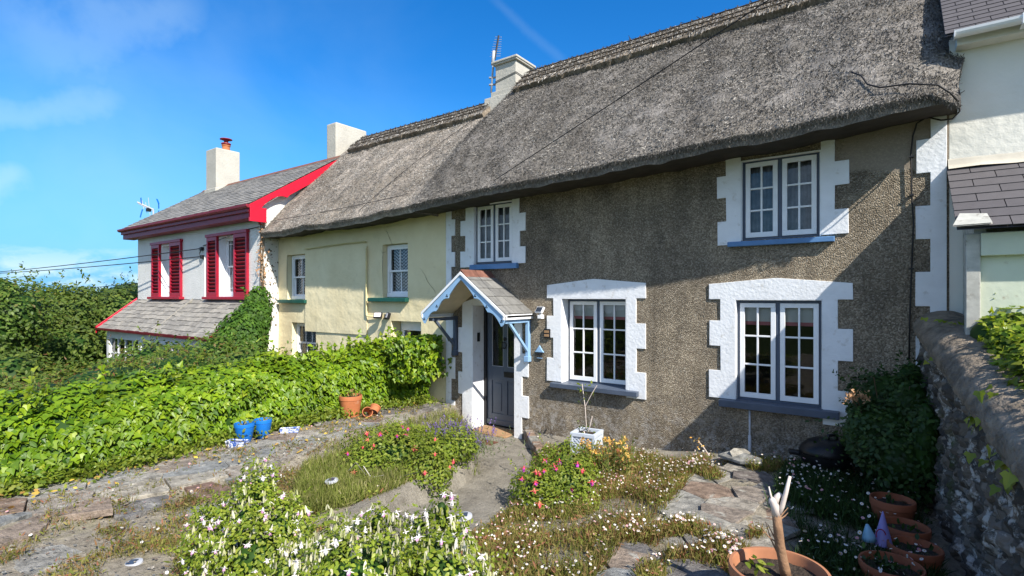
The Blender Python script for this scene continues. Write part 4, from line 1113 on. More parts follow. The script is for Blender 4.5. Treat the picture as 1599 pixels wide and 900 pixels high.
for i in range(60):
    y = 7.15 - i * .106; x, zt_ = wall_line(y)
    b.box(x + .44, x + .9, y - .107, y, -.3, zt_ + .02 * random.random())
b.build('wall_core', M['rubble_tan'], gw)
# ================================================================= ground
KY = [-30, 0, 1.5, 2.5, 3.57, 4.4, 5.27, 5.9, 6.6, 7.2]; KX = [-3.3, -3.3, -3.6, -3.85, -4.10, -4.18, -4.5, -5.05, -5.9, -6.45]
PY_ = [-30, 0, 3, 4.4, 5.5, 6.57, 7.2]; PX_ = [-2.2, -2.2, -2.9, -3.25, -3.65, -4.35, -4.9]
def gz(x, y):
    x = np.asarray(x, float); y = np.asarray(y, float)
    xk = np.interp(y, KY, KX); xr = np.interp(y, PY_, PX_)
    pz = np.interp(y, [0, 1.5, 3, 4.4, 6, 7.4], [.72, .5, .2, .04, -.03, -.09])
    lf = np.interp(y, [-1, 0, 1, 2], [.72, .5, .34, .29])
    lf = lf + .04 * smooth(-5.75, -5.95, x)
    lf = lf - (lf + .35) * smooth(-7.7, -8.8, x)
    lf = lf + np.interp(x, [-200, -60, -20, -12, -9], [-9, -3.2, -.75, -.3, 0])
    r7 = np.interp(x, [-4.8, -3.4, -2.5, -1.36, .6], [.02, .03, .10, .28, .25])
    r4 = np.interp(x, [-3.3, -1.9, -1.0, -.5, .6], [.10, .34, .40, .28, .20])
    r2 = np.interp(x, [-3, -1.8, .6], [.36, .45, .42])
    t = np.clip((y - 4) / 3.2, 0, 1); u = np.clip((4 - y) / 2, 0, 1); w = np.clip((2 - y) / 2, 0, 1)
    rt_ = np.where(y > 4, r4 * (1 - t) + r7 * t, np.where(y > 2, r4 * (1 - u) + r2 * u, r2 * (1 - w) + .72 * w))
    rt_ = rt_ + .1 * smooth(.5, .8, x)
    a = smooth(xk - .02, xk + .03, x); bb = smooth(xr - .10, xr + .22, x)
    return lf * (1 - a) + a * (pz * (1 - bb) + rt_ * bb)
def gz1(x, y): return float(gz(x, y))
xs = np.concatenate([[-400, -200, -100, -60, -40, -30, -25, -20], np.arange(-16, -8.4, .5), np.arange(-8.4, 1.2, .05), [1.2, 1.6, 2.5, 4, 8, 15, 30, 80, 200, 400]])
ys = np.concatenate([[-400, -150, -60, -25, -10, -5, -2.5], np.arange(-1.5, 7.6, .05), [8, 9, 10, 12, 14, 17, 22, 30, 45, 80, 150, 400]])
X, Y = np.meshgrid(xs, ys, indexing='ij'); Z = gz(X, np.minimum(Y, 7.3))
for i in range(len(xs)):
    if -8 < xs[i] < 1.2:
        for j in range(len(ys)):
            if -1 < ys[j] < 7.6: Z[i, j] += .022 * nz((xs[i], ys[j], 0), 2.4) + .012 * nz((xs[i], ys[j], 1), 7)
bed = (X > -4.7) & (X < .5) & (Y > 6.9)
b = MB(); b.grid(np.stack([X, Y, Z], -1))
props(b.build('ground', M['soil'], smooth=True), kind='structure')
# path and its kerb
n = 110; P = np.zeros((n, 26, 3))
for i in range(n):
    y = .2 + (7.22 - .2) * i / (n - 1); xk = np.interp(y, KY, KX); xr = np.interp(y, PY_, PX_) + .05
    for j in range(26):
        x = xk + (xr - xk) * j / 25; P[i, j] = (x, y, np.interp(y, [0, 1.5, 3, 4.4, 6, 7.4], [.72, .5, .2, .04, -.03, -.09]) + .03 + .012 * nz((x, y, 0), 1.6) + .05 * max(0, (j - 20) / 5) ** 2 * 0)
b = MB(); b.grid(P, flip=True); props(b.build('concrete_path', M['concrete'], smooth=True), kind='structure')
n = 100; P = np.zeros((n, 6, 3))
for i in range(n):
    y = .6 + (7.0 - .6) * i / (n - 1); xk = np.interp(y, KY, KX); top = .325 + .012 * nz((0, y, 0), 3) + max(0, (1.6 - y) * .25); lo = np.interp(y, [0, 1.5, 3, 4.4, 6, 7.4], [.72, .5, .2, .04, -.03, -.09])
    q = [(-.16, -.08), (-.15, 0), (-.03, .006), (0, -.015), (.05, -.12)]
    for j, (dx, dz) in enumerate(q): P[i, j] = (xk + dx + .02 * nz((j, y, 0), 2.5, 2), y, top + dz)
    P[i, 5] = (xk + .16 + .02 * nz((9, y, 0), 2), y, lo)
b = MB(); b.grid(P, flip=True); props(b.build('path_kerb', M['concrete'], smooth=True, auto=50), kind='structure')

# irregular flagstones
def clip_poly(poly, a, bb, c):
    out = []
    for i in range(len(poly)):
        p, q = poly[i], poly[(i + 1) % len(poly)]
        dp = a * p[0] + bb * p[1] - c; dq = a * q[0] + bb * q[1] - c
        if dp <= 0: out.append(p)
        if dp * dq < 0:
            t = dp / (dp - dq); out.append((p[0] + (q[0] - p[0]) * t, p[1] + (q[1] - p[1]) * t))
    return out
def flagstones(name, poly, sx, sy, zoff, h, gap=.018, seed=1, ang=0.0, drop=.06):
    r = random.Random(seed); b = MB()
    minx = min(p[0] for p in poly); maxx = max(p[0] for p in poly); miny = min(p[1] for p in poly); maxy = max(p[1] for p in poly)
    pts = []
    for i in range(int((maxx - minx) / sx) + 2):
        for j in range(int((maxy - miny) / sy) + 2):
            pts.append((minx + (i + (.5 if j % 2 else 0) + r.uniform(-.36, .36)) * sx, miny + (j + r.uniform(-.38, .38)) * sy))
    m = len(poly); cx = sum(p[0] for p in poly) / m; cy = sum(p[1] for p in poly) / m
    for k, p in enumerate(pts):
        cell = [(p[0] - 2, p[1] - 2), (p[0] + 2, p[1] - 2), (p[0] + 2, p[1] + 2), (p[0] - 2, p[1] + 2)]
        for q in pts:
            if q is p or abs(q[0] - p[0]) > 3 * sx or abs(q[1] - p[1]) > 3 * sy: continue
            a, bb = q[0] - p[0], q[1] - p[1]; L = math.hypot(a, bb); a /= L; bb /= L
            c = a * (p[0] + q[0]) / 2 + bb * (p[1] + q[1]) / 2 - gap * r.uniform(.6, 1.6)
            cell = clip_poly(cell, a, bb, c)
            if len(cell) < 3: break
        if len(cell) < 3: continue
        ins = False; jj = m - 1
        for i in range(m):
            if (poly[i][1] > p[1]) != (poly[jj][1] > p[1]) and p[0] < (poly[jj][0] - poly[i][0]) * (p[1] - poly[i][1]) / (poly[jj][1] - poly[i][1]) + poly[i][0]: ins = not ins
            jj = i
        if not ins: continue
        area = abs(sum(cell[i][0] * cell[(i + 1) % len(cell)][1] - cell[(i + 1) % len(cell)][0] * cell[i][1] for i in range(len(cell)))) / 2
        if area < .012 or r.random() < drop: continue
        out = []
        for i in range(len(cell)):
            p0, p1 = cell[i], cell[(i + 1) % len(cell)]; L = math.hypot(p1[0] - p0[0], p1[1] - p0[1]); s = max(1, int(L / .09))
            for t in range(s):
                f = t / s; out.append((p0[0] + (p1[0] - p0[0]) * f, p0[1] + (p1[1] - p0[1]) * f))
        cx_, cy_ = sum(q[0] for q in out) / len(out), sum(q[1] for q in out) / len(out)
        o2 = []
        for q in out:
            dd = nz((q[0], q[1], k), 11) * .016; L = math.hypot(q[0] - cx_, q[1] - cy_) + 1e-6
            o2.append((q[0] + (q[0] - cx_) / L * dd, q[1] + (q[1] - cy_) / L * dd))
        tx, ty_ = r.uniform(-.012, .012), r.uniform(-.012, .012); hh = h * r.uniform(.75, 1.25); base = gz1(cx_, cy_) + zoff
        n_ = len(o2); R = r.random(); V = []
        for s_, dz in ((1.0, -h * 1.5), (1.0, hh - .005), (.985, hh)):
            for q in o2:
                xx, yy = cx_ + (q[0] - cx_) * s_, cy_ + (q[1] - cy_) * s_
                V.append((xx, yy, base + dz + tx * (xx - cx_) + ty_ * (yy - cy_) + .006 * nz((xx, yy, 0), 8)))
        F = [(i + a * n_, (i + 1) % n_ + a * n_, (i + 1) % n_ + (a + 1) * n_, i + (a + 1) * n_) for a in (0, 1) for i in range(n_)]
        F.append(tuple(range(2 * n_, 3 * n_)))
        b.add(V, F, R)
    return props(b.build(name, M['flag']), kind='structure')
flagstones('left_paving', [(-6.95, -.3), (-5.1, -.3), (-5.78, 1.5), (-5.72, 2.4), (-5.85, 3.9), (-6.2, 5.3), (-6.42, 6.9), (-7.15, 6.9)], .38, .48, .018, .022, .006, 3)
flagstones('right_paving', [(-1.78, 2.9), (-.75, 2.9), (-.72, 5.2), (-1.05, 6.55), (-1.35, 6.95), (-1.95, 6.95), (-1.72, 4.6)], .40, .33, .016, .016, .004, 9)
flagstones('sunken_paving', [(-5.6, .3), (-4.4, .3), (-4.5, 2.5), (-4.8, 4.0), (-5.6, 4.2)], .42, .46, -.012, .022, .05, 21, drop=.45)
b = MB(); P = []
for i in range(7):
    t = i / 6; x = -4.9 + .72 * t; y = 7.1 - .75 * t
    b.box(-.09, .09, -.07, .07, -.2, .115 + .03 * random.random(), T=Matrix.Translation((x + .06, y + .03, -.02)) @ Matrix.Rotation(-.8 + random.uniform(-.1, .1), 4, 'Z'), R=random.choice((.3, .7, .9)))
props(b.build('stone_edging', M['flag'], bevel=.015), kind='structure')
b = MB()
P = np.zeros((40, 16, 3))
for i in range(40):
    for j in range(16):
        x = -4.75 + 3.4 * i / 39; y = 7.19 - .5 * j / 15; P[i, j] = (x, y, gz1(x, y) + .045 * (1 - j / 15) + .03 + .02 * nz((x, y, 0), 5))
b.grid(P, flip=True); props(b.build('wall_footing', M['concrete'], smooth=True), kind='structure')

mat_ = thing('doormat', 'worn tan coir doormat lying in front of the grey door', 'doormat', (-5.66, 7.25, -.04))
b = MB(); b.box(-6.02, -5.24, 6.99, 7.45, -.045, -.017); b.build('mat', M['coir'], mat_, bevel=.006)
g = at_z(760, 694, -.04)
dc = thing('drain_cover', 'small square rusty drain cover set in the path by the doormat', 'drain cover', g)
b = MB(); b.box(-.15, .15, -.12, .12, -.02, .012, T=Matrix.Translation((g.x, g.y, -.022)) @ Matrix.Rotation(.12, 4, 'Z')); 
for i in range(5): b.box(-.12 + i * .055, -.10 + i * .055, -.09, .09, .013, .016, T=Matrix.Translation((g.x, g.y, -.022)) @ Matrix.Rotation(.12, 4, 'Z'))
b.build('cover', M['rust'], dc)

# ================================================================= pots
def pot(r, h, c, mat, name_parent, soil=.03, rim=.22, flare=.72, seg=36):
    prof = [(r * flare * .96, 0), (r * flare, .004), (r * (flare + .24), h * (1 - rim)), (r * .955, h * (1 - rim) + .001), (r, h * (1 - rim) + .008), (r * 1.01, h - .01), (r * .99, h), (r * .93, h), (r * .91, h - .015), (r * .86, h * .55), (r * .8, h * .45)]
    b = MB(); b.lathe(prof, c, seg, wob=.004); o = b.build('pot', mat, name_parent, smooth=True, auto=35)
    P = np.zeros((10, 28, 3))
    for i in range(10):
        for k in range(28):
            rr = r * .905 * i / 9; t = 2 * PI * k / 27; x, y = c[0] + rr * math.cos(t), c[1] + rr * math.sin(t)
            P[i, k] = (x, y, c[2] + h - soil - .012 + .02 * nz((x, y, 0), 22))
    b = MB(); b.grid(P, flip=True); b.build('soil', M['earth'], name_parent, smooth=True)
    return o
OVATE = [(0, 0, 0), (.22, .25, .05), (.26, .5, .06), (.15, .8, .03), (0, 1, 0), (-.15, .8, .03), (-.26, .5, .06), (-.22, .25, .05)]
IVY = [(0, 0, 0), (.34, -.10, .03), (.50, .22, .08), (.27, .40, .02), (.16, .74, .0), (0, 1.02, -.06), (-.16, .74, .0), (-.27, .40, .02), (-.50, .22, .08), (-.34, -.10, .03)]
LANCE = [(0, 0, 0), (.13, .3, .03), (.10, .65, .02), (0, 1, -.05), (-.10, .65, .02), (-.13, .3, .03)]
BLADE = [(-.03, 0, 0), (.03, 0, 0), (.025, .5, .05), (0, 1, .2), (-.025, .5, .05)]
DAISY = [(math.cos(t) * .5, math.sin(t) * .5, .05 if k % 2 else 0) for k, t in enumerate(np.linspace(0, 2 * PI, 11)[:-1])]
def weeds(c, n, r, h, parent, mat, name='sprig'):
    b = MB(); P = np.array(c) + rng.normal(size=(n, 3)) * [r, r, .0]
    T = rng.normal(size=(n, 3)) * .5 + [0, 0, .9]; Nn = rng.normal(size=(n, 3)) + [0, 0, .4]
    P[:, 2] += rng.random(n) * h
    b.scatter(OVATE, P, Nn, T, rng.uniform(.03, .07, n)); return props(b.build(name, mat, parent), kind='stuff')

for px, py, lab in ((382, 690, 'left blue plastic flowerpot beneath the ivy hedge, the nearer of two'), (411, 683, 'right blue plastic flowerpot beneath the ivy hedge, tucked behind the other')):
    g = at_z(px, py, .33); t = thing('flowerpot', lab, 'flowerpot', g, 'blue flowerpots by the hedge')
    r = .128 if px < 400 else .118
    pot(r, .255, g, M['potblue'], t); weeds((g.x, g.y, g.z + .22), 14, .04, .05, t, M['grass'])
for px, py, rz, lab in ((371, 698, .5, 'small blue and white ceramic trough at the foot of the nearer blue pot'), (453, 678, .9, 'blue and white ceramic trough standing alone on the flagstones right of the blue pots')):
    g = at_z(px, py, .345); t = thing('ceramic_trough', lab, 'trough', g, 'blue and white ceramic troughs')
    T = Matrix.Translation(g) @ Matrix.Rotation(rz, 4, 'Z'); b = MB(); L, w_, h = .135, .065, .085
    for k, (l, ww, z) in enumerate(((L * .8, w_ * .8, 0), (L, w_, h), (L * .9, w_ * .84, h), (L * .86, w_ * .78, h * .6))): pass
    rings = [[(sx * l, sy * ww, z) for sx, sy in ((-1, -1), (1, -1), (1, 1), (-1, 1))] for (l, ww, z) in ((L * .8, w_ * .8, 0), (L, w_, h), (L * .92, w_ * .86, h), (L * .88, w_ * .8, h * .55))]
    V = [tuple(T @ Vector(p)) for rg in rings for p in rg]
    b.add(V, [(i * 4 + k, i * 4 + (k + 1) % 4, i * 4 + 4 + (k + 1) % 4, i * 4 + 4 + k) for i in range(3) for k in range(4)])
    if M['glaze'] is None:
        m, nt = _mat('blue and white glaze'); v = coords(nt)
        c = ramp(nt, noise_t(nt, v, 26, 3, .6, 1.5), [(.47, (.72, .74, .78)), (.53, (.05, .12, .42))]); finish(nt, c, .25, .5); M['glaze'] = m
    b.build('trough_body', M['glaze'], t, bevel=.006)
    b = MB(); b.box(-L * .87, L * .87, -w_ * .8, w_ * .8, h * .55, h * .8, T=T); b.build('soil', M['earth'], t)
g = at_z(548, 650, .33); t = thing('terracotta_pot', 'large bright terracotta pot below the ivy hedge with little growing in it', 'flowerpot', g)
pot(.185, .345, g, M['terracotta'], t, soil=.02); weeds((g.x, g.y, g.z + .32), 40, .07, .09, t, M['daisyleaf'])
g = at_z(573, 651, .36); t = thing('terracotta_pot', 'small broken terracotta pot lying on its side next to the large bright one', 'flowerpot', g)
b = MB(); b.lathe([(.05, -.09), (.055, -.085), (.075, .05), (.085, .05), (.085, .085), (.075, .085), (.05, -.07)], g + Vector((0, 0, .055)), 20, T=Matrix.Rotation(1.1, 4, Vector((.5, 1, 0))))
b.build('pot', M['terracotta'], t, smooth=True, auto=35)
b = MB(); b.lathe([(.07, -.02), (.082, .06), (.09, .06), (.09, .085), (.075, .085), (.06, 0)], g + Vector((.09, .07, .09)), 20, T=Matrix.Rotation(-.9, 4, Vector((.9, .4, 0)))); b.build('pot_shard', M['terracotta'], t, smooth=True, auto=35)

# lattice planter by the wall
g = at_z(917, 706, .07); t = thing('lattice_planter', 'square pale grey lattice planter with a sparse stalk, against the roughcast wall', 'planter', g)
T = Matrix.Translation(g) @ Matrix.Rotation(.12, 4, 'Z'); s = .165; h = .30; b = MB()
for (x, y) in ((-s, -s), (s, -s), (s, s), (-s, s)): b.box(x - .018, x + .018, y - .018, y + .018, 0, h, T=T)
for z0, z1 in ((h - .05, h + .004), (0, .035)):
    b.box(-s - .02, s + .02, -s - .02, -s + .02, z0, z1, T=T); b.box(-s - .02, s + .02, s - .02, s + .02, z0, z1, T=T); b.box(-s - .02, -s + .02, -s + .021, s - .021, z0, z1, T=T); b.box(s - .02, s + .02, -s + .021, s - .021, z0, z1, T=T)
b.build('frame', M['planter'], t, bevel=.004)
b = MB()
for side in range(4):
    Rm = T @ Matrix.Rotation(side * PI / 2, 4, 'Z')
    b.box(-s + .018, s - .018, -s + .004, -s + .012, .035, h - .05, T=Rm)
    for k in range(-4, 5):
        for d in (-1, 1):
            x0, x1 = k * .06 - d * .11, k * .06 + d * .11; pts = []
            za, zb = .04, h - .055
            for (x, z) in ((x0, za), (x1, zb)): pts.append([x, z])
            lim = s - .02
            if pts[0][0] < -lim and pts[1][0] < -lim or pts[0][0] > lim and pts[1][0] > lim: continue
            f = lambda q: [max(-lim, min(lim, q[0])), za + (q[0] and 0)]
            def cl(p, q):
                if p[0] < -lim: t_ = (-lim - p[0]) / (q[0] - p[0]); return [-lim, p[1] + (q[1] - p[1]) * t_]
                if p[0] > lim: t_ = (lim - p[0]) / (q[0] - p[0]); return [lim, p[1] + (q[1] - p[1]) * t_]
                return p
            p_, q_ = cl(pts[0], pts[1]), cl(pts[1], pts[0])
            b.bar(Rm @ Vector((p_[0], -s - .002 - .002 * d, p_[1])), Rm @ Vector((q_[0], -s - .002 - .002 * d, q_[1])), .012, .012)
b.build('lattice', M['planter'], t)
b = MB(); b.box(-s + .01, s - .01, -s + .013, s - .013, h - .09, h - .04, T=T); b.build('soil', M['earth'], t)
b = MB(); g2 = g + Vector((0, 0, .25)); b.tube([g2, g2 + Vector((.06, -.02, .14)), g2 + Vector((.10, -.03, .28))], .008, 6); b.tube([g2 + Vector((-.03, 0, 0)), g2 + Vector((-.06, 0, .06)), g2 + Vector((.02, 0, .09))], .009, 6)
b.tube([g2, g2 + Vector((-.03, 0, .4)), g2 + Vector((-.09, .02, .72))], .006, 6); b.tube([g2 + Vector((-.03, 0, .4)), g2 + Vector((.08, 0, .6)), g2 + Vector((.15, .02, .72))], .005, 6)
b.build('stalk', M['bare'], t)
b = MB(); P = np.array(g2) + np.stack([rng.uniform(-.16, .12, 46), rng.uniform(-.03, .03, 46), np.concatenate([rng.uniform(.03, .18, 22), rng.uniform(.42, .74, 24)])], -1)
b.scatter(OVATE, P, rng.normal(size=(46, 3)), rng.normal(size=(46, 3)) + [0, 0, .3], rng.uniform(.035, .065, 46)); b.build('leaves', M['fuchsiagreen'], t)

# big pot with a bare cut tree
c = at_z(1217, 886, .745); g = Vector((c.x, c.y, .33)); t = thing('terracotta_pot', 'big weathered terracotta pot holding a bare pruned trunk, bottom right foreground', 'flowerpot', g)
pot(.268, .41, g, M['terracotta_old'], t, soil=.05, rim=.17, flare=.66, seg=56)
tr = thing('pruned_trunk', 'bare pruned trunk with a bleached forked top growing in the big terracotta pot', 'tree stump', (g.x, g.y, .68))
q = lambda px, py, d: at_d(px, py, d)
b = MB(); d0 = 3.05
b.tube([q(1228, 900, d0), q(1224, 880, d0), q(1218, 850, d0), q(1215, 822, d0), q(1213, 803, d0)], [.032, .028, .027, .026, .025], 12); b.build('trunk', M['bark'], tr, smooth=True)
b = MB()
b.tube([q(1213, 805, d0), q(1211, 792, d0), q(1207, 782, d0), q(1204, 778, d0)], [.0255, .024, .022, .012], 10)
b.tube([q(1209, 790, d0), q(1214, 776, d0), q(1220, 771, d0)], [.02, .017, .013], 10)
b.tube([q(1214, 806, d0), q(1222, 790, d0 - .02), q(1228, 768, d0 - .03), q(1234, 744, d0 - .03)], [.018, .014, .012, .008], 8)
b.tube([q(1208, 785, d0), q(1204, 774, d0), q(1201, 760, d0)], [.010, .006, .004], 6)
b.build('branch', M['bare'], tr, smooth=True)
b = MB()
for pts in (((1216, 810), (1224, 801), (1231, 793)), ((1216, 813), (1226, 806), (1231, 801)), ((1214, 848), (1200, 838), (1187, 820)), ((1214, 862), (1204, 842), (1196, 815)), ((1216, 852), (1206, 832), (1199, 818))):
    b.tube([q(*p, d0 + .02 * i) for i, p in enumerate(pts)], [.006, .004, .002], 5)
b.build('twig', M['bark'], tr)
b = MB(); pp_ = np.array(q(1181, 883, 3.0)) + rng.normal(size=(16, 3)) * .025; b.scatter(OVATE, pp_, rng.normal(size=(16, 3)) * .6 + [0, 0, 1], rng.normal(size=(16, 3)), rng.uniform(.04, .06, 16)); b.build('seedling', M['fuchsiagreen'], t)

# four old pots in the shade of the wall
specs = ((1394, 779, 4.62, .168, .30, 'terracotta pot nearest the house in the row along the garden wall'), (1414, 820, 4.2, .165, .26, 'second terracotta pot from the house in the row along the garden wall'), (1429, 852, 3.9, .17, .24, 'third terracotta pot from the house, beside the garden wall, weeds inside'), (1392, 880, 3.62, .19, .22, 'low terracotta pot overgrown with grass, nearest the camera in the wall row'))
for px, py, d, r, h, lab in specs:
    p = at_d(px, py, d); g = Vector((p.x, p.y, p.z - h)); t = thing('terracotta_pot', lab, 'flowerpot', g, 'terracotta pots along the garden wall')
    pot(r, h, g, M['terracotta_shade'], t, soil=.04)
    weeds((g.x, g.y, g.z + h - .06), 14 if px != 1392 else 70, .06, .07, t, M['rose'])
p = at_d(1379, 838, 4.05); c1 = thing('cone_ornament', 'taller violet cone ornament standing in front of the terracotta pots', 'ornament', p, 'plastic cone ornaments')
b = MB(); b.lathe([(.0, 0), (.066, 0), (.062, .01), (.05, .07), (.031, .14), (.013, .215), (.004, .252), (0, .256)], p + Vector((0, 0, -.06)), 20, wob=.02); b.build('cone', M['purplecloth'], c1, smooth=True)
b = MB(); b.tube([p + Vector((.03 * math.cos(a) - .01, -.066, .03 + .045 * math.sin(a))) for a in np.linspace(.2, 3.6, 12)], .004, 5); b.build('motif', M['maroon'], c1)
p = at_d(1358, 838, 4.05); c2 = thing('cone_ornament', 'smaller powder blue cone ornament left of the violet one', 'ornament', p, 'plastic cone ornaments')
b = MB(); b.lathe([(.0, 0), (.05, 0), (.042, .035), (.024, .085), (.010, .12), (0, .125)], p + Vector((0, 0, -.03)), 16, wob=.05, T=Matrix.Rotation(-.12, 4, 'Y')); b.build('cone', M['bluecloth'], c2, smooth=True)

# black kettle barbecue half hidden by the shrub
p = at_d(1291, 706, 5.95); t = thing('round_barbecue', 'black lidded kettle barbecue in the shade below the right-hand window', 'barbecue', (p.x, p.y, .2))
b = MB(); R_ = .28; b.lathe([(0, .16), (.05, .158), (.12, .145), (.2, .11), (.26, .05), (.275, 0), (.27, -.01)], (p.x, p.y, p.z - .0), 30); lid = b.build('lid', M['black'], t, smooth=True)
b = MB(); b.tube([(p.x + .02, p.y - .05, p.z + .155), (p.x + .02, p.y - .05, p.z + .2), (p.x + .1, p.y + .03, p.z + .2), (p.x + .1, p.y + .03, p.z + .15)], .018, 8); b.build('lid_handle', M['black'], lid, smooth=True)
b = MB(); b.lathe([(.275, -.012), (.27, -.06), (.22, -.17), (.1, -.24), (0, -.25)], (p.x, p.y, p.z), 30); b.build('bowl', M['black'], t, smooth=True)
b = MB(); b.bar((p.x - .26, p.y - .06, p.z - .04), (p.x - .37, p.y - .09, p.z - .03), .09, .05); b.build('side_handle', M['black'], t, bevel=.015)
for a in (0.3, 2.4, 4.5):
    b = MB(); b.tube([(p.x + .16 * math.cos(a), p.y + .16 * math.sin(a), p.z - .18), (p.x + .26 * math.cos(a), p.y + .26 * math.sin(a), .22)], .012, 6); b.build('leg', M['black'], t)

# solar stake lights
for px, py, d, lab in ((207, 878, 3.95, 'solar stake light in the gravel at bottom left'), (518, 749, 5.4, 'solar stake light among the long grass by the fuchsias'), (725, 804, 4.3, 'solar stake light leaning at the edge of the concrete path')):
    p = at_d(px, py, d); t = thing('solar_light', lab, 'garden light', (p.x, p.y, gz1(p.x, p.y)), 'solar stake lights in the garden')
    T = Matrix.Translation(p) @ Matrix.Rotation(.15, 4, 'X'); b = MB(); b.lathe([(0, .0), (.045, .0), (.066, -.008), (.068, -.02), (.06, -.026), (.03, -.028)], (0, 0, 0), 24, T=T); b.build('cap', M['metal'], t, smooth=True, auto=30)
    b = MB(); b.box(-.03, .03, -.03, .03, .001, .004, T=T @ Matrix.Rotation(.6, 4, 'Z')); b.build('solar_panel', M['solar'], t)
    b = MB(); b.lathe([(.036, -.028), (.042, -.075), (.03, -.085), (0, -.087)], (0, 0, 0), 16, T=T); b.build('lens', M['glass'], t, smooth=True)
    b = MB(); b.tube([p + Vector((0, 0, -.08)), Vector((p.x, p.y, gz1(p.x, p.y) - .05))], .012, 6); b.build('stake', M['metal'], t)
p = at_z(1160, 722, .34)
for k, (dx, dy, s_, lab) in enumerate(((0, 0, 1, 'large flat piece of pale slate lying on the paving at the wall'), (-.06, .1, .55, 'smaller pale slate fragment leaning on the flat piece at the wall'))):
    t = thing('loose_slate', lab, 'stone', (p.x + dx, p.y + dy, p.z), 'loose slates on the right paving'); b = MB()
    pl_ = [(-.26, -.10), (.05, -.14), (.26, -.04), (.2, .09), (-.05, .14), (-.22, .06)]
    T = Matrix.Translation((p.x + dx, p.y + dy, p.z + .03 + k * .04)) @ Matrix.Rotation(-.3 + k * 1.2, 4, 'Z') @ Matrix.Rotation(.12 + k * .4, 4, 'X') @ Matrix.Scale(s_, 4)
    b.prism(pl_, lambda x, y: tuple(T @ Vector((x, y, 0))), lambda x, y: tuple(T @ Vector((x, y, .035))), R=.02 if k else .25); b.build('slate', M['flag'], t, bevel=.006)
# ================================================================= planting
def nrmz(a): return a / (np.linalg.norm(a, axis=-1, keepdims=True) + 1e-9)
def blobs(centers, n, shell=.35, lump=.22, fq=1.7, seed=0):
    """points and outward normals near the surface of a union of ellipsoids ((cx,cy,cz),(rx,ry,rz))"""
    vol = np.array([r[0] * r[1] + r[1] * r[2] + r[0] * r[2] for _, r in centers]); pr = vol / vol.sum()
    out_p = []; out_n = []
    need = n
    while need > 0:
        k = rng.choice(len(centers), need * 2, p=pr)
        d = nrmz(rng.normal(size=(need * 2, 3)))
        C = np.array([centers[i][0] for i in k]); R = np.array([centers[i][1] for i in k])
        rad = 1 - shell * rng.random(len(k)) ** 1.6
        p = C + d * R * rad[:, None]
        lm = np.array([nz(q, fq, seed) for q in p]); p = p + d * R * (lump * lm)[:, None]
        nn = nrmz(d / R)
        keep = np.ones(len(k), bool)
        for (c, r) in centers:
            q = (p - np.array(c)) / np.array(r); keep &= (q * q).sum(1) > .42
        keep &= p[:, 2] > gz(p[:, 0], np.minimum(p[:, 1], 7.1)) - .15
        out_p.append(p[keep]); out_n.append(nn[keep]); need = n - sum(len(a) for a in out_p)
    return np.concatenate(out_p)[:n], np.concatenate(out_n)[:n]
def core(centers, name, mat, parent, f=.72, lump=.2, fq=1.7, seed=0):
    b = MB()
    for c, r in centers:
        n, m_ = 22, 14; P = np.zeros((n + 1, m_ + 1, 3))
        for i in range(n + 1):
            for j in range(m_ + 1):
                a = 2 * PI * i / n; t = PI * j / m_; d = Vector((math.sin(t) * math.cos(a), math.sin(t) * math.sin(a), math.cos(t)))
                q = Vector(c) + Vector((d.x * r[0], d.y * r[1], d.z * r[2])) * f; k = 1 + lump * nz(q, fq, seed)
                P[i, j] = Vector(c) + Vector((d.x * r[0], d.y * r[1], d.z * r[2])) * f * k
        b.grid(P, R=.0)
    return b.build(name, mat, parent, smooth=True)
def foliage(centers, n, size, mat, parent, shape=OVATE, shell=.35, lump=.22, fq=1.7, jit=.7, droop=-.35, name='foliage', seed=0, up=.35, sprig=0):
    P, Nn = blobs(centers, n, shell, lump, fq, seed)
    Nl = nrmz(Nn + rng.normal(size=P.shape) * jit * .6 + [.15, -.15, up]); T = Nn * .5 + rng.normal(size=P.shape) * jit + [0, 0, droop]
    b = MB(); hgt = (Nn[:, 2] * .12); R = np.clip(rng.beta(2, 2, n) + hgt, 0, 1)
    b.scatter(shape, P, Nl, T, rng.uniform(.7, 1.25, n) * size, R)
    if sprig:
        Ps, Ns = blobs(centers, sprig, .08, lump, fq, seed)
        for p, nn in zip(Ps, Ns):
            L = size * rng.uniform(3, 7); dr = nrmz(nn + rng.normal(size=3) * .35 + [0, 0, .55])
            k = 9; t = np.linspace(.1, 1, k)[:, None]; q = p + dr * L * t + np.array([0, 0, -.25 * L]) * t * t
            b.scatter(shape, q, rng.normal(size=(k, 3)) + [0, 0, .6], rng.normal(size=(k, 3)) + dr, rng.uniform(.6, 1, k) * size, rng.uniform(.4, 1, k))
    return b.build(name, mat, parent)
def stems(base, centers, n, parent, mat, r=.006, name='stems'):
    b = MB()
    for _ in range(n):
        c, rr = centers[rng.integers(len(centers))]; d = nrmz(rng.normal(size=3)); d[2] = abs(d[2]); tip = np.array(c) + d * np.array(rr) * .85
        s = np.array(base) + rng.normal(size=3) * [.12, .12, 0] * max(.4, rr[0]); mid = (s + tip) / 2 + rng.normal(size=3) * .06
        b.tube([s, mid, tip], [r, r * .75, r * .4], 5)
    return b.build(name, mat, parent)

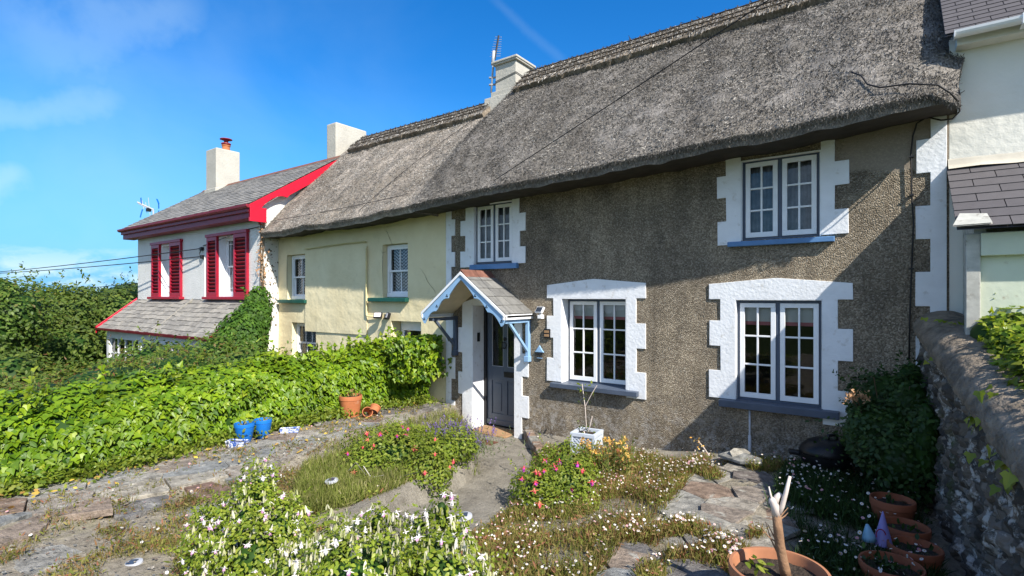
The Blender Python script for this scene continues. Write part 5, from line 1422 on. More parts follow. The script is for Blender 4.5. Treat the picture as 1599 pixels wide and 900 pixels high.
# ivy hedge along the left boundary
def hedge_profile(s):
    # s 0..1 from the foot of the face over the top to the back
    pts = [(-7.02, .30), (-6.98, .62), (-7.06, .98), (-7.26, 1.20), (-7.62, 1.33), (-8.1, 1.30), (-8.45, 1.05), (-8.55, .4)]
    return np.interp(s, np.linspace(0, 1, len(pts)), [p[0] for p in pts]), np.interp(s, np.linspace(0, 1, len(pts)), [p[1] for p in pts])
def hedge_point(y, s):
    x, z = hedge_profile(s)
    k = np.interp(y, [-3, 1.0, 3.3, 5.5, 6.6, 7.15], [-.19, -.14, -.03, -.03, .07, .12]); z = np.where(z > .5, z + k * np.clip((z - .3) / .9, 0, 1.2), z)
    x = x - np.interp(y, [-3, 0, 1.2, 3.3, 4.5, 5.6, 6.6, 7.15], [.0, .0, .05, .36, .44, .50, .30, .0]) * np.clip(1.25 - s * 1.3, 0, 1)
    return x, y, z
ih = thing('ivy_hedge', 'long hedge of glossy bright ivy along the left side of the garden', 'hedge', (-7.5, 3, .3))
ny, ns = 120, 30; P = np.zeros((ny, ns, 3))
for i in range(ny):
    y = -2.5 + 9.6 * i / (ny - 1)
    for j in range(ns):
        x, yy, z = hedge_point(y, j / (ns - 1)); cx_, cz_ = -7.95, .8
        P[i, j] = (cx_ + (x - cx_) * .90, y, cz_ + (z - cz_) * .88); P[i, j] += np.array([1, 0, .5]) * .07 * nz((x, y, z), 1.7, 2)
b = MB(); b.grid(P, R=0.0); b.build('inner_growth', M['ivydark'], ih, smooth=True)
n = 24000
y = rng.uniform(-2.5, 7.08, n); s = rng.beta(1.15, 1.6, n)
x, yy, z = hedge_point(y, s); x2, _, z2 = hedge_point(y, s + .01)
Nn = nrmz(np.stack([(z2 - z), np.zeros(n), -(x2 - x)], -1))
P = np.stack([x, y, z], -1); lm = np.array([.15 * nz(p, 1.7, 2) + .06 * nz(p, 4.2, 5) for p in P]); P += Nn * (lm - np.abs(rng.normal(0, .07, n)) + .03)[:, None]
Nl = nrmz(Nn * .7 + [.25, -.2, .55] + rng.normal(size=(n, 3)) * .32); T = np.array([.35, -.1, -1.0]) + rng.normal(size=(n, 3)) * .5 + Nn * .4
b = MB(); b.scatter(IVY, P, Nl, T, np.clip(rng.gamma(10, .0074, n), .03, .10), np.clip(rng.beta(2.2, 2.2, n) + lm * .9, 0, 1)); b.build('leaves', M['ivy'], ih)
# new shoots standing up along the top by the house
b = MB(); sb = MB()
for _ in range(95):
    y0 = rng.choice([rng.uniform(5.2, 7.0), rng.uniform(0, 7)], p=[.6, .4]); x0, _, z0 = hedge_point(np.array(y0), np.array(rng.uniform(.42, .62))); L = rng.uniform(.1, .34)
    d = nrmz(np.array([rng.normal(.15, .3), rng.normal(-.1, .3), 1.0])); t = np.linspace(0, 1, 7)[:, None]; q = np.array([x0, y0, z0]) + d * L * t
    b.scatter(IVY, q, rng.normal(size=(7, 3)) + [.3, -.4, .6], rng.normal(size=(7, 3)) * .7 + [0, 0, -.2], rng.uniform(.05, .10, 7), rng.uniform(.5, 1, 7)); sb.tube([q[0], q[3], q[6]], .004, 4)
props(b.build('shoots', M['ivy'], ih), kind='stuff'); sb.build('stems', M['stem'], ih)
n = 2600; y = rng.uniform(6.2, 7.12, n); P = np.stack([-6.92 + rng.normal(0, .14, n) - .1 * rng.random(n), y, rng.uniform(.85, 1.6, n)], -1)
b = MB(); b.scatter(IVY, P, rng.normal(size=(n, 3)) * .5 + [.7, -.4, .3], [.1, 0, -1] + rng.normal(size=(n, 3)) * .4, rng.uniform(.05, .10, n)); b.build('overhang', M['ivy'], ih)
# low seedlings and fallen leaves at the foot of the hedge
gc = MB(); n = 6500
y = rng.uniform(-1, 7.0, n); x = -6.98 - np.interp(y, [0, 1.2, 3.3, 4.5, 5.6, 6.6, 7.15], [.0, .05, .32, .42, .48, .30, .0]) + np.abs(rng.normal(0, .13, n)) * np.interp(y, [-1, 3, 4, 5, 7], [1.2, 1.2, .9, 1.2, 2.2]); z = gz(x, y) + .04 + np.abs(rng.normal(0, .07, n))
gc.scatter(OVATE, np.stack([x, y, z], -1), rng.normal(size=(n, 3)) * .6 + [.1, -.2, .9], rng.normal(size=(n, 3)), rng.uniform(.03, .07, n)); props(gc.build('ground_ivy', M['fuchsiagreen']), 'low green seedlings spreading from the foot of the ivy hedge', 'ground cover', kind='stuff')
gc = MB(); n = 260
y = rng.uniform(-.5, 6.8, n); x = -6.75 + rng.normal(0, .35, n); gc.scatter(OVATE, np.stack([x, y, gz(x, y) + .07], -1), rng.normal(size=(n, 3)) * .5 + [0, 0, 1], rng.normal(size=(n, 3)), rng.uniform(.03, .07, n)); props(gc.build('fallen_leaves', M['deadleaf']), 'scattered yellow and brown fallen leaves along the hedge', 'leaves', kind='stuff')

# shrubs beyond the hedge
def shrub(name, label, cat, centers, n, size, mat, base, group=None, shape=OVATE, coremat='ivydark', nst=10, flowers=None, **k):
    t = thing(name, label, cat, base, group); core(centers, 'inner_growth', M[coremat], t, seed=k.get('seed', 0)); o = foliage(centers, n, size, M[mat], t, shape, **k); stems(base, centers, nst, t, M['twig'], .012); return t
def C(px, py, d, r): p = at_d(px, py, d); return (tuple(p), r)
shrub('shrub', 'bronze-tinged green shrub spreading just behind the ivy hedge at far left', 'shrub', [C(60, 640, 8.6, (.8, .9, .55)), C(170, 620, 9.0, (.9, 1.0, .65)), C(10, 655, 7.8, (.8, .9, .5)), C(270, 600, 9.4, (.9, .9, .65))], 8200, .075, 'shrubred', at_d(150, 640, 9.0) - Vector((0, 0, .9)), 'shrubs between the hedge and the white house', shape=LANCE, sprig=90, lump=.4)
shrub('shrub', 'dense green shrub in front of the porch glazing of the white house', 'shrub', [C(250, 575, 11.5, (1.0, .8, .62)), C(330, 565, 11.0, (.9, .8, .60)), C(385, 575, 10.4, (.7, .8, .55)), C(180, 590, 11.8, (1.0, .8, .5))], 7200, .085, 'shrub', at_d(300, 600, 11.0) - Vector((0, 0, 1.2)), 'shrubs between the hedge and the white house', sprig=60, lump=.4)
shrub('shrub', 'blue-green leafy shrub at the far left edge below the trees', 'shrub', [C(20, 600, 11.5, (.9, .9, .75)), C(70, 608, 11.5, (.7, .7, .5)), C(-50, 590, 12, (1.2, 1, .9))], 4200, .11, 'treeleaf', at_d(20, 640, 11.5) - Vector((0, 0, .6)), 'shrubs between the hedge and the white house', sprig=40)
# ivy-clad stone pier and climbing ivy on the white house
bw = thing('boundary_wall', 'tan rubble boundary wall at the corner of the white house, mostly hidden by ivy', 'wall', (-12.1, 6.2, -1))
b = MB()
for i in range(9):
    for j in range(7):
        x0 = -12.75 + j * .09
        b.box(-12.72 + .02 * random.random(), -12.30 + .04 * random.random(), 4.4 + j * .33 + (.1 if i % 2 else 0), 4.4 + (j + 1) * .33 + (.1 if i % 2 else 0) - .012, -1.2 + i * .25, -1.2 + (i + 1) * .25 - .012, R=random.random())
b.build('rubble', M['rubble_tan'], bw, bevel=.02)
cl = thing('climbing_ivy', 'dark ivy climbing the boundary wall up the corner of the white house', 'ivy', (-12.4, 5.9, -.5))
cen = [C(404, 480, 12.35, (.22, .3, .45)), C(396, 500, 12.1, (.38, .4, .45)), C(380, 522, 11.9, (.5, .5, .5)), C(362, 545, 11.7, (.55, .5, .5)), C(342, 562, 11.5, (.55, .5, .45)), C(390, 545, 11.8, (.35, .4, .5))]
core(cen, 'inner_growth', M['ivydark'], cl, .8); foliage(cen, 6500, .085, M['ivydark'], cl, IVY, droop=-1.0, jit=.45, sprig=14)
b = MB(); vb = MB()
for k in range(5):
    x0 = at_d(406 + k * 2, 470, 12.75); pts = [Vector(x0)]
    for q_ in range(9): pts.append(pts[-1] + Vector((random.uniform(-.02, .02), random.uniform(-.02, .02), .19 + .03 * random.random())))
    vb.tube(pts, .010, 5)
    nn = 36; pp_ = np.array([pts[random.randrange(10)] for _ in range(nn)]) + rng.normal(size=(nn, 3)) * .06
    b.scatter(IVY, pp_, rng.normal(size=(nn, 3)) + [1, -.6, 0], rng.normal(size=(nn, 3)) + [0, 0, -.5], rng.uniform(.03, .07, nn))
b.build('dry_leaves', M['peach'], cl); vb.build('vine', M['twig'], cl)
n = 90; b = MB(); p0 = np.array([-12.405, 6.9, 3.0]); P = p0 + np.stack([np.zeros(n), rng.uniform(-.1, .28, n), rng.uniform(-1.4, .85, n)], -1)
b.scatter(IVY, P, [1, 0, 0] + rng.normal(size=(n, 3)) * .4, rng.normal(size=(n, 3)), rng.uniform(.025, .06, n)); b.build('dead_tendrils', M['twig'], cl)
# trees beyond
def tree(label, centers, n, size, mat, base, name='tree', sprig=60, lump=.42, **k):
    t = thing(name, label, 'tree', base, 'trees and tall bushes left of the white house'); core(centers, 'crown_core', M['ivydark'], t, .68, .35, .8)
    foliage(centers, n, size, M[mat], t, OVATE, .45, lump, .8, name='crown', sprig=sprig, **k)
    b = MB(); top = Vector(centers[0][0]); bs = Vector(base); b.tube([bs, bs.lerp(top, .5) + Vector((.1, .05, 0)), top], [.16, .11, .05], 8)
    for c, r in centers[1:]: b.tube([bs.lerp(top, .45), bs.lerp(Vector(c), .7) + Vector((0, 0, .2)), Vector(c)], [.08, .05, .02], 6)
    b.build('trunk', M['twig'], t); return t
def base_at(px, d): p = at_d(px, 500, d); return (p.x, p.y, -2.0)
tree('broad green bush directly left of the porch roof', [C(185, 520, 19, (1.3, 1.4, 1.5)), C(150, 490, 19.4, (1.3, 1.3, 1.1)), C(125, 530, 18.4, (1.5, 1.4, 1.5)), C(205, 490, 20, (1.2, 1.2, 1.0)), C(110, 480, 19, (1.0, 1.0, .8)), C(215, 560, 18, (1.4, 1.2, 1.4))], 9500, .15, 'treeleaf', base_at(170, 19))
tree('olive green tree in the middle of the left-hand trees', [C(60, 520, 17, (1.6, 1.5, 1.5)), C(95, 500, 17.5, (1.3, 1.2, 1.0)), C(30, 505, 17, (1.4, 1.4, 1.0)), C(70, 485, 18, (1.1, 1.1, .75)), C(110, 545, 16.6, (1.1, 1.1, .9))], 8500, .13, 'treeleaf', base_at(60, 17))
tree('feathery tree at the left edge with thin shoots above the horizon', [C(-5, 488, 14, (1.0, 1.2, 1.0)), C(25, 500, 14, (.9, .9, 1.0)), C(-30, 520, 13.5, (1.2, 1.2, 1.2)), C(8, 452, 14.2, (.45, .45, .4))], 4600, .10, 'shrub', base_at(0, 14), sprig=130)
tree('dark evergreen tree behind the white house, darkest of the group', [C(200, 466, 34, (1.2, 1.2, .95)), C(180, 470, 34, (1.1, 1.1, .8)), C(222, 468, 34, (1.2, 1.2, .9)), C(196, 455, 34.5, (.7, .7, .45))], 4500, .2, 'pineleaf', base_at(200, 34), sprig=40)
b = MB()
far = [(at_d(px, 462 + random.uniform(-3, 5), 55 + random.uniform(-6, 10)), random.uniform(2.2, 3.6)) for px in range(-260, 260, 26)]
fw = []
for p, r in far: fw.append(((p.x, p.y, p.z - r * .7), (r * 1.6, r * 1.6, r)))
P, Nn = blobs(fw, 9000, .3, .35, .3); b.scatter(OVATE, P, Nn + rng.normal(size=P.shape) * .5, rng.normal(size=P.shape), rng.uniform(.3, .55, 9000)); 
props(b.build('distant_wood', M['treeleaf']), 'distant line of woodland on the horizon at far left', 'woodland', kind='stuff')

# ivy on the right-hand wall
iv = thing('wall_ivy', 'sunlit yellow-green ivy heaped over the top of the right-hand garden wall', 'ivy', (.9, 5, 2))
cen = []
for i in range(13):
    y = 6.5 - i * .36; x, zc = wall_line(y); cen.append(((x + .58 + .05 * nz((y, 0, 0), 3), y, zc + .12 + .05 * nz((y, 2, 0), 2) + (.05 if i < 8 else 0)), (.38, .36, .26 if i else .15)))
core(cen, 'inner_growth', M['ivydark'], iv, .75); foliage(cen, 7800, .058, M['ivywall'], iv, IVY, lump=.35, fq=3, droop=-.3, up=.7, sprig=60)
P = []; b = MB(); vb = MB()
for _ in range(26):
    y = rng.uniform(2.6, 6.4); x, zc = wall_line(y); p = np.array([x + .36 + rng.normal() * .04, y, zc + .20]); k = 9
    d = np.array([rng.uniform(-.5, -.15), rng.uniform(-.3, .3), 0]); L = rng.uniform(.15, .5); t = np.linspace(0, 1, k)[:, None]; q_ = p + d * L * t + np.array([0, 0, -.22]) * (t ** 2) * L
    q_ += rng.normal(size=q_.shape) * .012; b.scatter(IVY, q_, rng.normal(size=(k, 3)) * .5 + [-.4, -.2, .8], rng.normal(size=(k, 3)) + [-.5, 0, -.3], rng.uniform(.025, .05, k)); vb.tube([q_[0], q_[4], q_[8]], .003, 4)
b.build('trailing_leaves', M['ivywall'], iv); vb.build('tendrils', M['stem'], iv)
b = MB()
for px, py, d in ((1526, 660, 3.55), (1568, 716, 3.1), (1580, 722, 3.05), (1560, 750, 3.1), (1545, 620, 3.5), (1480, 560, 4.6), (1505, 650, 3.9), (1535, 705, 3.4), (1595, 740, 2.9)):
    p = np.array(at_d(px, py, d)); k = 3; b.scatter(IVY, p + rng.normal(size=(k, 3)) * .03, [-.8, -.5, .4] + rng.normal(size=(k, 3)) * .3, [-.2, 0, -1] + rng.normal(size=(k, 3)) * .3, rng.uniform(.05, .09, k), rng.uniform(.6, 1, k))
b.build('face_leaves', M['ivywall'], iv)

# fuchsias ------------------------------------------------------------
def flower_mesh(name, sepal, corolla):
    b = MB()
    b.tube([(0, 0, .35), (0, 0, .0)], [.02, .02], 5, m=2); b.lathe([(.0, .02), (.055, .0), (.075, -.12), (.09, -.2), (.10, -.24)], (0, 0, 0), 10, m=0)
    for k in range(4):
        a = k * PI / 2 + .3; rad = np.array([math.cos(a), math.sin(a), 0]); tip = np.array([0, 0, -1.0])
        b.scatter([(-.05, 0, 0), (.05, 0, 0), (.12, .3, 0), (0, .78, .12), (-.12, .3, 0)], [rad * .08 + [0, 0, -.2]], [rad * .3 + [0, 0, .95]], [rad + np.array([0, 0, -.25 + .12 * k])], .62, .5, m=0)
    b.lathe([(.07, -.22), (.15, -.32), (.19, -.45), (.16, -.58), (.17, -.60)], (0, 0, 0), 12, m=1, wob=.12)
    for k in range(4): b.tube([(0, 0, -.5), (.03 * math.cos(k * 1.6), .03 * math.sin(k * 1.6), -.85)], [.008, .01], 4, m=0)
    o = b.build('flower', [M[sepal], M[corolla], M['stem']]); return o
def bud_cloud(b, P, size):
    prof = [(0, .1, 0), (.07, .3, 0), (.11, .65, 0), (.06, .95, 0), (0, 1.05, 0), (-.06, .95, 0), (-.11, .65, 0), (-.07, .3, 0)]
    n = len(P)
    for a in range(3): d = rng.normal(size=(n, 3)); d[:, 2] *= .1; b.scatter(prof, P, d, [0, 0, -1] + rng.normal(size=(n, 3)) * .12, size)
def fuchsia(label, centers, n, size, base, leaf, protos, nfl, nbud, spr, group, name='fuchsia_bush', fsize=.052, shell=.62):
    t = thing(name, label, 'shrub', base, group); foliage(centers, n, size, M[leaf], t, OVATE, shell, .35, 3, sprig=spr); stems(base, centers, 46, t, M['stem'], .0055)
    core(centers, 'inner_growth', M['ivydark'], t, .4)
    P, Nn = blobs(centers, int(nfl * (1.5 if nbud else 2.6)), .08, .35, 3); sc_ = (Nn * nrmz(np.array([0, 0, EYE]) - P)).sum(1) + rng.random(len(P)) * .9 + Nn[:, 2] * .3; P = P[np.argsort(-sc_)[:nfl]]; Nn = nrmz(np.array([0, 0, EYE]) - P) * .6 + [0, 0, .4]
    for i in range(nfl):
        src = protos[i % len(protos)]; o = src.copy(); COL.objects.link(o); s = fsize * rng.uniform(.8, 1.25)
        o.matrix_world = Matrix.Translation(Vector(P[i] + Nn[i] * .05)) @ Matrix.Rotation(rng.uniform(0, 6), 4, 'Z') @ Matrix.Rotation(rng.normal() * .3, 4, 'X') @ Matrix.Scale(s, 4)
        o.name = 'flower'; adopt(o, t)
    if nbud:
        P, Nn = blobs(centers, nbud, .15, .35, 3); b = MB(); cl_ = np.repeat(P, 4, axis=0) + rng.normal(size=(nbud * 4, 3)) * .03; bud_cloud(b, cl_, rng.uniform(.035, .068, nbud * 4)); props(b.build('buds', M['bud'], t), kind='stuff')
    return t
fw1 = flower_mesh('flower', 'petal_white', 'petal_pink'); fw2 = flower_mesh('flower', 'petal_white', 'petal_white'); fr1 = flower_mesh('flower', 'petal_red', 'petal_purple'); fr2 = flower_mesh('flower', 'petal_coral', 'petal_red')
cA = [C(395, 812, 3.65, (.30, .30, .26)), C(345, 845, 3.65, (.24, .26, .24)), C(440, 825, 3.6, (.22, .25, .24)), C(400, 868, 3.45, (.34, .3, .26)), C(404, 765, 3.75, (.14, .14, .2)), C(336, 810, 3.7, (.14, .14, .16))]
fuchsia('round fuchsia bush with white and pink hanging flowers, the left one in the foreground', cA, 6600, .029, at_d(395, 925, 3.6), 'fuchsia', [fw1, fw1, fw2], 82, 110, 70, 'pale fuchsias in the foreground')
cB = [C(600, 870, 2.95, (.34, .3, .22)), C(520, 862, 3.0, (.24, .25, .20)), C(680, 862, 2.95, (.24, .25, .22)), C(560, 905, 2.7, (.34, .3, .22)), C(690, 905, 2.7, (.26, .3, .24)), C(455, 890, 3.0, (.2, .2, .18)), C(690, 805, 3.0, (.08, .08, .17)), C(590, 815, 3.0, (.06, .08, .10)), C(655, 822, 3.0, (.06, .07, .10)), C(715, 835, 3.0, (.07, .08, .12))]
fuchsia('loose fuchsia bush with long white buds and drooping white flowers in the centre foreground', cB, 5200, .030, at_d(600, 960, 2.95), 'fuchsia', [fw2, fw1, fw2], 78, 280, 95, 'pale fuchsias in the foreground')
cC = [C(620, 712, 6.2, (.48, .4, .30)), C(590, 700, 6.5, (.45, .4, .26)), C(665, 712, 6.3, (.45, .4, .27)), C(580, 728, 6.0, (.38, .35, .18)), C(660, 735, 5.95, (.35, .3, .24)), C(705, 698, 6.6, (.35, .35, .22)), C(640, 690, 6.6, (.4, .4, .2))]
fuchsia('low spreading fuchsia mound with scattered coral flowers on the left of the path', cC, 8500, .042, at_d(640, 760, 6.2), 'fuchsiagreen', [fr2, fr2, fr1], 22, 0, 60, 'red fuchsias beside the path', fsize=.075)
cD = [C(840, 765, 5.6, (.32, .3, .26)), C(885, 755, 5.7, (.36, .34, .26)), C(850, 800, 5.2, (.28, .26, .2)), C(880, 725, 6.2, (.36, .34, .24)), C(905, 790, 5.3, (.24, .24, .18))]
fuchsia('fuchsia mound with bright red and purple flowers on the right of the path', cD, 8200, .038, at_d(865, 830, 5.6), 'fuchsiagreen', [fr1, fr1, fr2], 26, 0, 70, 'red fuchsias beside the path', fsize=.085)
for o in (fw1, fw2, fr1, fr2): bpy.data.objects.remove(o)

# lavender
lv = thing('lavender', 'lavender clump with purple spikes leaning over the kerb by the front door', 'lavender', at_d(715, 715, 6.9))
b = MB(); sp = MB(); n = 520; base = np.array(at_d(716, 712, 6.95)); base[2] = .28
for _ in range(n):
    s_ = base + rng.normal(size=3) * [.22, .22, .0]; d = nrmz(np.array([rng.normal(0, .35), rng.normal(-.1, .35), 1.0])); L = rng.uniform(.18, .38); tip = s_ + d * L
    k = 7; t = np.linspace(0, .85, k)[:, None]; b.scatter(LANCE, s_ + d * L * t, rng.normal(size=(k, 3)), d + rng.normal(size=(k, 3)) * .4, rng.uniform(.03, .055, k))
    if rng.random() < .24: k = 16; sp.scatter(OVATE, tip + d * np.linspace(0, .075, k)[:, None], rng.normal(size=(k, 3)), d + rng.normal(size=(k, 3)) * .8, .018)
b.build('foliage', M['lavleaf'], lv); sp.build('flower_spikes', M['lavender'], lv)

# orange alstroemeria-like clump against the wall
oc = thing('orange_lilies', 'clump of orange and yellow flowers in front of the lattice planter', 'flowers', at_d(945, 745, 6.5))
b = MB(); fb_ = MB(); sb = MB()
for _ in range(170):
    c0 = at_d(rng.uniform(905, 985), rng.uniform(735, 770), rng.uniform(6.1, 6.8)); s_ = np.array(c0); s_[2] = gz1(s_[0], s_[1]); d = nrmz(np.array([rng.normal(0, .18), rng.normal(0, .18), 1])); L = rng.uniform(.22, .46); k = 9
    t = np.linspace(.1, .95, k)[:, None]; b.scatter(LANCE, s_ + d * L * t, rng.normal(size=(k, 3)) + [0, 0, .4], rng.normal(size=(k, 3)) + [0, 0, .4], rng.uniform(.05, .08, k)); sb.tube([s_, s_ + d * L], .003, 4)
    if rng.random() < .22:
        k = 10; a = rng.normal(size=(k, 3)); fb_.scatter(OVATE, s_ + d * L + rng.normal(size=(k, 3)) * .016, a + [0, -.3, .6], nrmz(rng.normal(size=(k, 3)) + [0, -.2, .4]), rng.uniform(.022, .036, k), sx=1.3)
b.build('foliage', M['daisyleaf'], oc); fb_.build('blossom', M['petal_orange'], oc); sb.build('stems', M['stem'], oc)

# shrub in the shade of the wall with a few faded heads
cR = [C(1390, 630, 5.7, (.36, .32, .38)), C(1420, 640, 5.5, (.3, .3, .40)), C(1375, 680, 5.5, (.45, .35, .34)), C(1410, 720, 5.2, (.34, .35, .36)), C(1425, 590, 5.8, (.2, .2, .25)), C(1350, 660, 5.7, (.22, .25, .26)), C(1445, 690, 5.0, (.15, .2, .5))]
rs = shrub('shade_shrub', 'dark leafy shrub in the corner by the garden wall with faded peach flower heads', 'shrub', cR, 5200, .058, 'rose', at_d(1390, 770, 5.5), sprig=90, lump=.5, fq=2.6, shell=.55)
b = MB()
for px, py in ((1338, 622), (1331, 617), (1346, 618), (1352, 622), (1325, 624)):
    p = np.array(at_d(px, py, 5.45)); k = 26; b.scatter(OVATE, p + rng.normal(size=(k, 3)) * .022, rng.normal(size=(k, 3)), rng.normal(size=(k, 3)) + [0, 0, .4], rng.uniform(.025, .04, k))
b.build('faded_blooms', M['peach'], rs)
b = MB()
for pts in (((1340, 626), (1348, 650)), ((1328, 620), (1352, 655)), ((1365, 590), (1372, 630))): b.tube([at_d(*pts[0], 5.45), at_d(*pts[1], 5.6)], .006, 5)
b.build('flower_stalks', M['twig'], rs)

# fleabane and grasses ------------------------------------------------------
def region(polys, n, dens=None):
    out = []
    for poly, w in polys:
        m = int(n * w); xs_ = [p[0] for p in poly]; ys_ = [p[1] for p in poly]; got = 0
        while got < m:
            x = rng.uniform(min(xs_), max(xs_), m * 2); y = rng.uniform(min(ys_), max(ys_), m * 2); ins = np.zeros(len(x), bool); j = len(poly) - 1
            for i in range(len(poly)):
                xi, yi = poly[i]; xj, yj = poly[j]; c = ((yi > y) != (yj > y)) & (x < (xj - xi) * (y - yi) / (yj - yi + 1e-12) + xi); ins ^= c; j = i
            q_ = np.stack([x[ins], y[ins]], -1)
            if dens is not None:
                q_ = q_[np.array([rng.random() < dens(*p) for p in q_], bool)] if len(q_) else q_
            q_ = q_[:m - got]; out.append(q_); got += len(q_)
    return np.concatenate(out)
def patchy(x, y): return np.clip(.5 + 1.5 * nz((x, y, 0), 1.6, 3), .06, 1)
def meadow(name, label, cat, polys, nbl, nlf, nfl, h, flower_mat='petal_daisy', leaf='daisyleaf', dens=patchy, fsz=.021, bw=.8):
    b = MB(); P = region(polys, nbl, dens); z = gz(P[:, 0], P[:, 1]); n = len(P); hs = h * rng.uniform(.4, 1.15, n)
    Q = np.column_stack([P, z]); b.scatter(BLADE, Q, rng.normal(size=(n, 3)) * [1, 1, .2], [0, 0, 1] + rng.normal(size=(n, 3)) * .38, hs, np.clip(rng.beta(2, 2, n) + .2 * np.array([nz((p[0], p[1], 3), 1.2) for p in P]), 0, 1), sx=bw * rng.uniform(.5, 1.5, n) * .045 / h)
    P = region(polys, nlf, dens); z = gz(P[:, 0], P[:, 1]) + h * .75 * rng.random(len(P)); n = len(P)
    b.scatter(LANCE, np.column_stack([P, z]), rng.normal(size=(n, 3)) * .8 + [0, 0, .7], rng.normal(size=(n, 3)) + [0, 0, .5], rng.uniform(.025, .06, n))
    mats = [M[leaf]]
    if nfl:
        mats += [M[flower_mat], M['petal_orange']]; P = region(polys, nfl, dens); n = len(P); z = gz(P[:, 0], P[:, 1]) + h * rng.uniform(.65, 1.2, n); Q = np.column_stack([P, z]); Nf = rng.normal(size=(n, 3)) * .45 + [.1, -.15, 1]; sz = fsz * rng.uniform(.7, 1.3, n)
        b.scatter(DAISY, Q, Nf, rng.normal(size=(n, 3)), sz, rng.random(n), m=1); b.scatter([(p[0] * .4, p[1] * .4, .12) for p in DAISY], Q, Nf, rng.normal(size=(n, 3)), sz, .8, m=2)
        G = Q.copy(); G[:, 2] = gz(P[:, 0], P[:, 1]); b.scatter([(-.012, 0, 0), (.012, 0, 0), (0, 1, 0)], G, rng.normal(size=(n, 3)) * [1, 1, 0], Q - G + 1e-4, Q[:, 2] - G[:, 2], .3)
    return props(b.build(name, mats), label, cat, kind='stuff')
bedM = [(-4.2, 6.6), (-3.6, 5.45), (-3.2, 4.4), (-2.9, 3.3), (-2.7, 2.4), (-1.5, 2.4), (-1.75, 4.0), (-1.7, 4.7), (-1.95, 6.6), (-2.6, 6.75)]
meadow('fleabane_daisies', 'carpet of small white and pink daisies between the path and the right paving', 'daisies', [(bedM, 1)], 30000, 22000, 1000, .14, fsz=.0165)
tufts = [([(-1.95, 6.2), (-1.2, 6.5), (-1.0, 6.95), (-2.3, 6.95)], .16), ([(-1.75, 3.0), (-1.0, 3.0), (-.85, 4.2), (-1.4, 4.5), (-1.75, 4.0)], .5), ([(-.95, 3.6), (-.55, 3.6), (-.65, 4.9), (-.95, 4.9)], .2), ([(-2.0, 5.9), (-1.6, 5.9), (-1.3, 6.6), (-1.9, 6.6)], .14)]
meadow('paving_daisies', 'tufts of daisies and grass growing through the right-hand paving', 'daisies', tufts, 9500, 7500, 330, .14, dens=lambda x, y: np.clip(.06 + 2.6 * nz((x, y, 5), 2.2, 4), 0, 1))
shade = [([(-1.0, 6.9), (-.95, 5.3), (-.6, 4.9), (-.55, 3.4), (.2, 3.2), (.25, 5.0), (.1, 6.9)], 1)]
meadow('shade_daisies', 'white daisies and dark foliage in the shadow beside the garden wall', 'daisies', shade, 13000, 9000, 330, .2, leaf='rose', fsz=.024)
lft = [([(-5.85, 4.0), (-4.3, 3.5), (-4.3, 5.2), (-5.3, 6.3), (-6.1, 6.6), (-6.1, 5.2)], 1)]
meadow('long_grass', 'long fine green grass around the coral fuchsia mound', 'grass', [([(-5.6, 3.6), (-4.35, 2.6), (-4.15, 3.6), (-4.3, 4.6), (-5.2, 4.9)], .8), (lft[0][0], .2)], 30000, 3000, 0, .17, leaf='grass', dens=None, bw=.45)
meadow('sparse_weeds', 'sparse dry grass and weeds in the gravel at lower left', 'weeds', [([(-5.8, .2), (-4.0, .2), (-3.6, 2.2), (-4.3, 2.9), (-5.7, 3.9)], .75), ([(-6.9, .0), (-5.8, .0), (-5.9, 4.0), (-6.5, 6.7), (-7.0, 6.7)], .25)], 9500, 7000, 70, .085, dens=lambda x, y: np.clip(.05 + 2.4 * nz((x, y, 7), 2.6, 4), 0, 1))
meadow('path_edge_weeds', 'short grass and thrift along the foot of the cottage wall', 'weeds', [([(-4.6, 6.7), (-2.0, 6.6), (-.2, 6.85), (-.2, 7.1), (-4.4, 7.1)], 1)], 2200, 2200, 90, .11, dens=lambda x, y: np.clip(.1 + 2 * nz((x, y, 2), 2.2, 1), 0, 1))
gc = MB(); n = 1500; P = np.column_stack([rng.uniform(-5.9, -3.6, n), rng.uniform(.3, 4, n)]); 
gc.scatter([(math.cos(a) * .5, math.sin(a) * .5, 0) for a in np.linspace(0, 2 * PI, 7)[:-1]], np.column_stack([P, gz(P[:, 0], P[:, 1]) + .018]), [0, 0, 1] + rng.normal(size=(n, 3)) * .25, rng.normal(size=(n, 3)), rng.uniform(.008, .03, n)); props(gc.build('gravel', M['flag']), 'loose chips of stone in the bare soil at lower left', 'gravel', kind='stuff')
meadow('kerb_weeds', 'wisps of grass and small weeds overhanging the concrete kerb of the path', 'weeds', [([(KX[i] - .16, KY[i]) for i in range(1, 9)] + [(KX[i] - .02, KY[i]) for i in range(8, 0, -1)], .6), ([(PX_[i] - .05, PY_[i]) for i in range(1, 6)] + [(PX_[i] + .25, PY_[i]) for i in range(5, 0, -1)], .4)], 3200, 3400, 40, .10, dens=lambda x, y: np.clip(.1 + 2.0 * nz((x, y, 4), 2.8, 6), 0, 1))
meadow('paving_weeds', 'short weeds and moss growing in the joints of the left paving', 'weeds', [([(-7.0, -.2), (-5.3, -.2), (-5.75, 2.4), (-5.85, 3.9), (-6.4, 6.8), (-7.1, 6.8)], 1)], 2600, 3200, 22, .06, leaf='daisyleaf', dens=lambda x, y: np.clip(.02 + 2.2 * nz((x, y, 11), 3.4, 2), 0, 1))
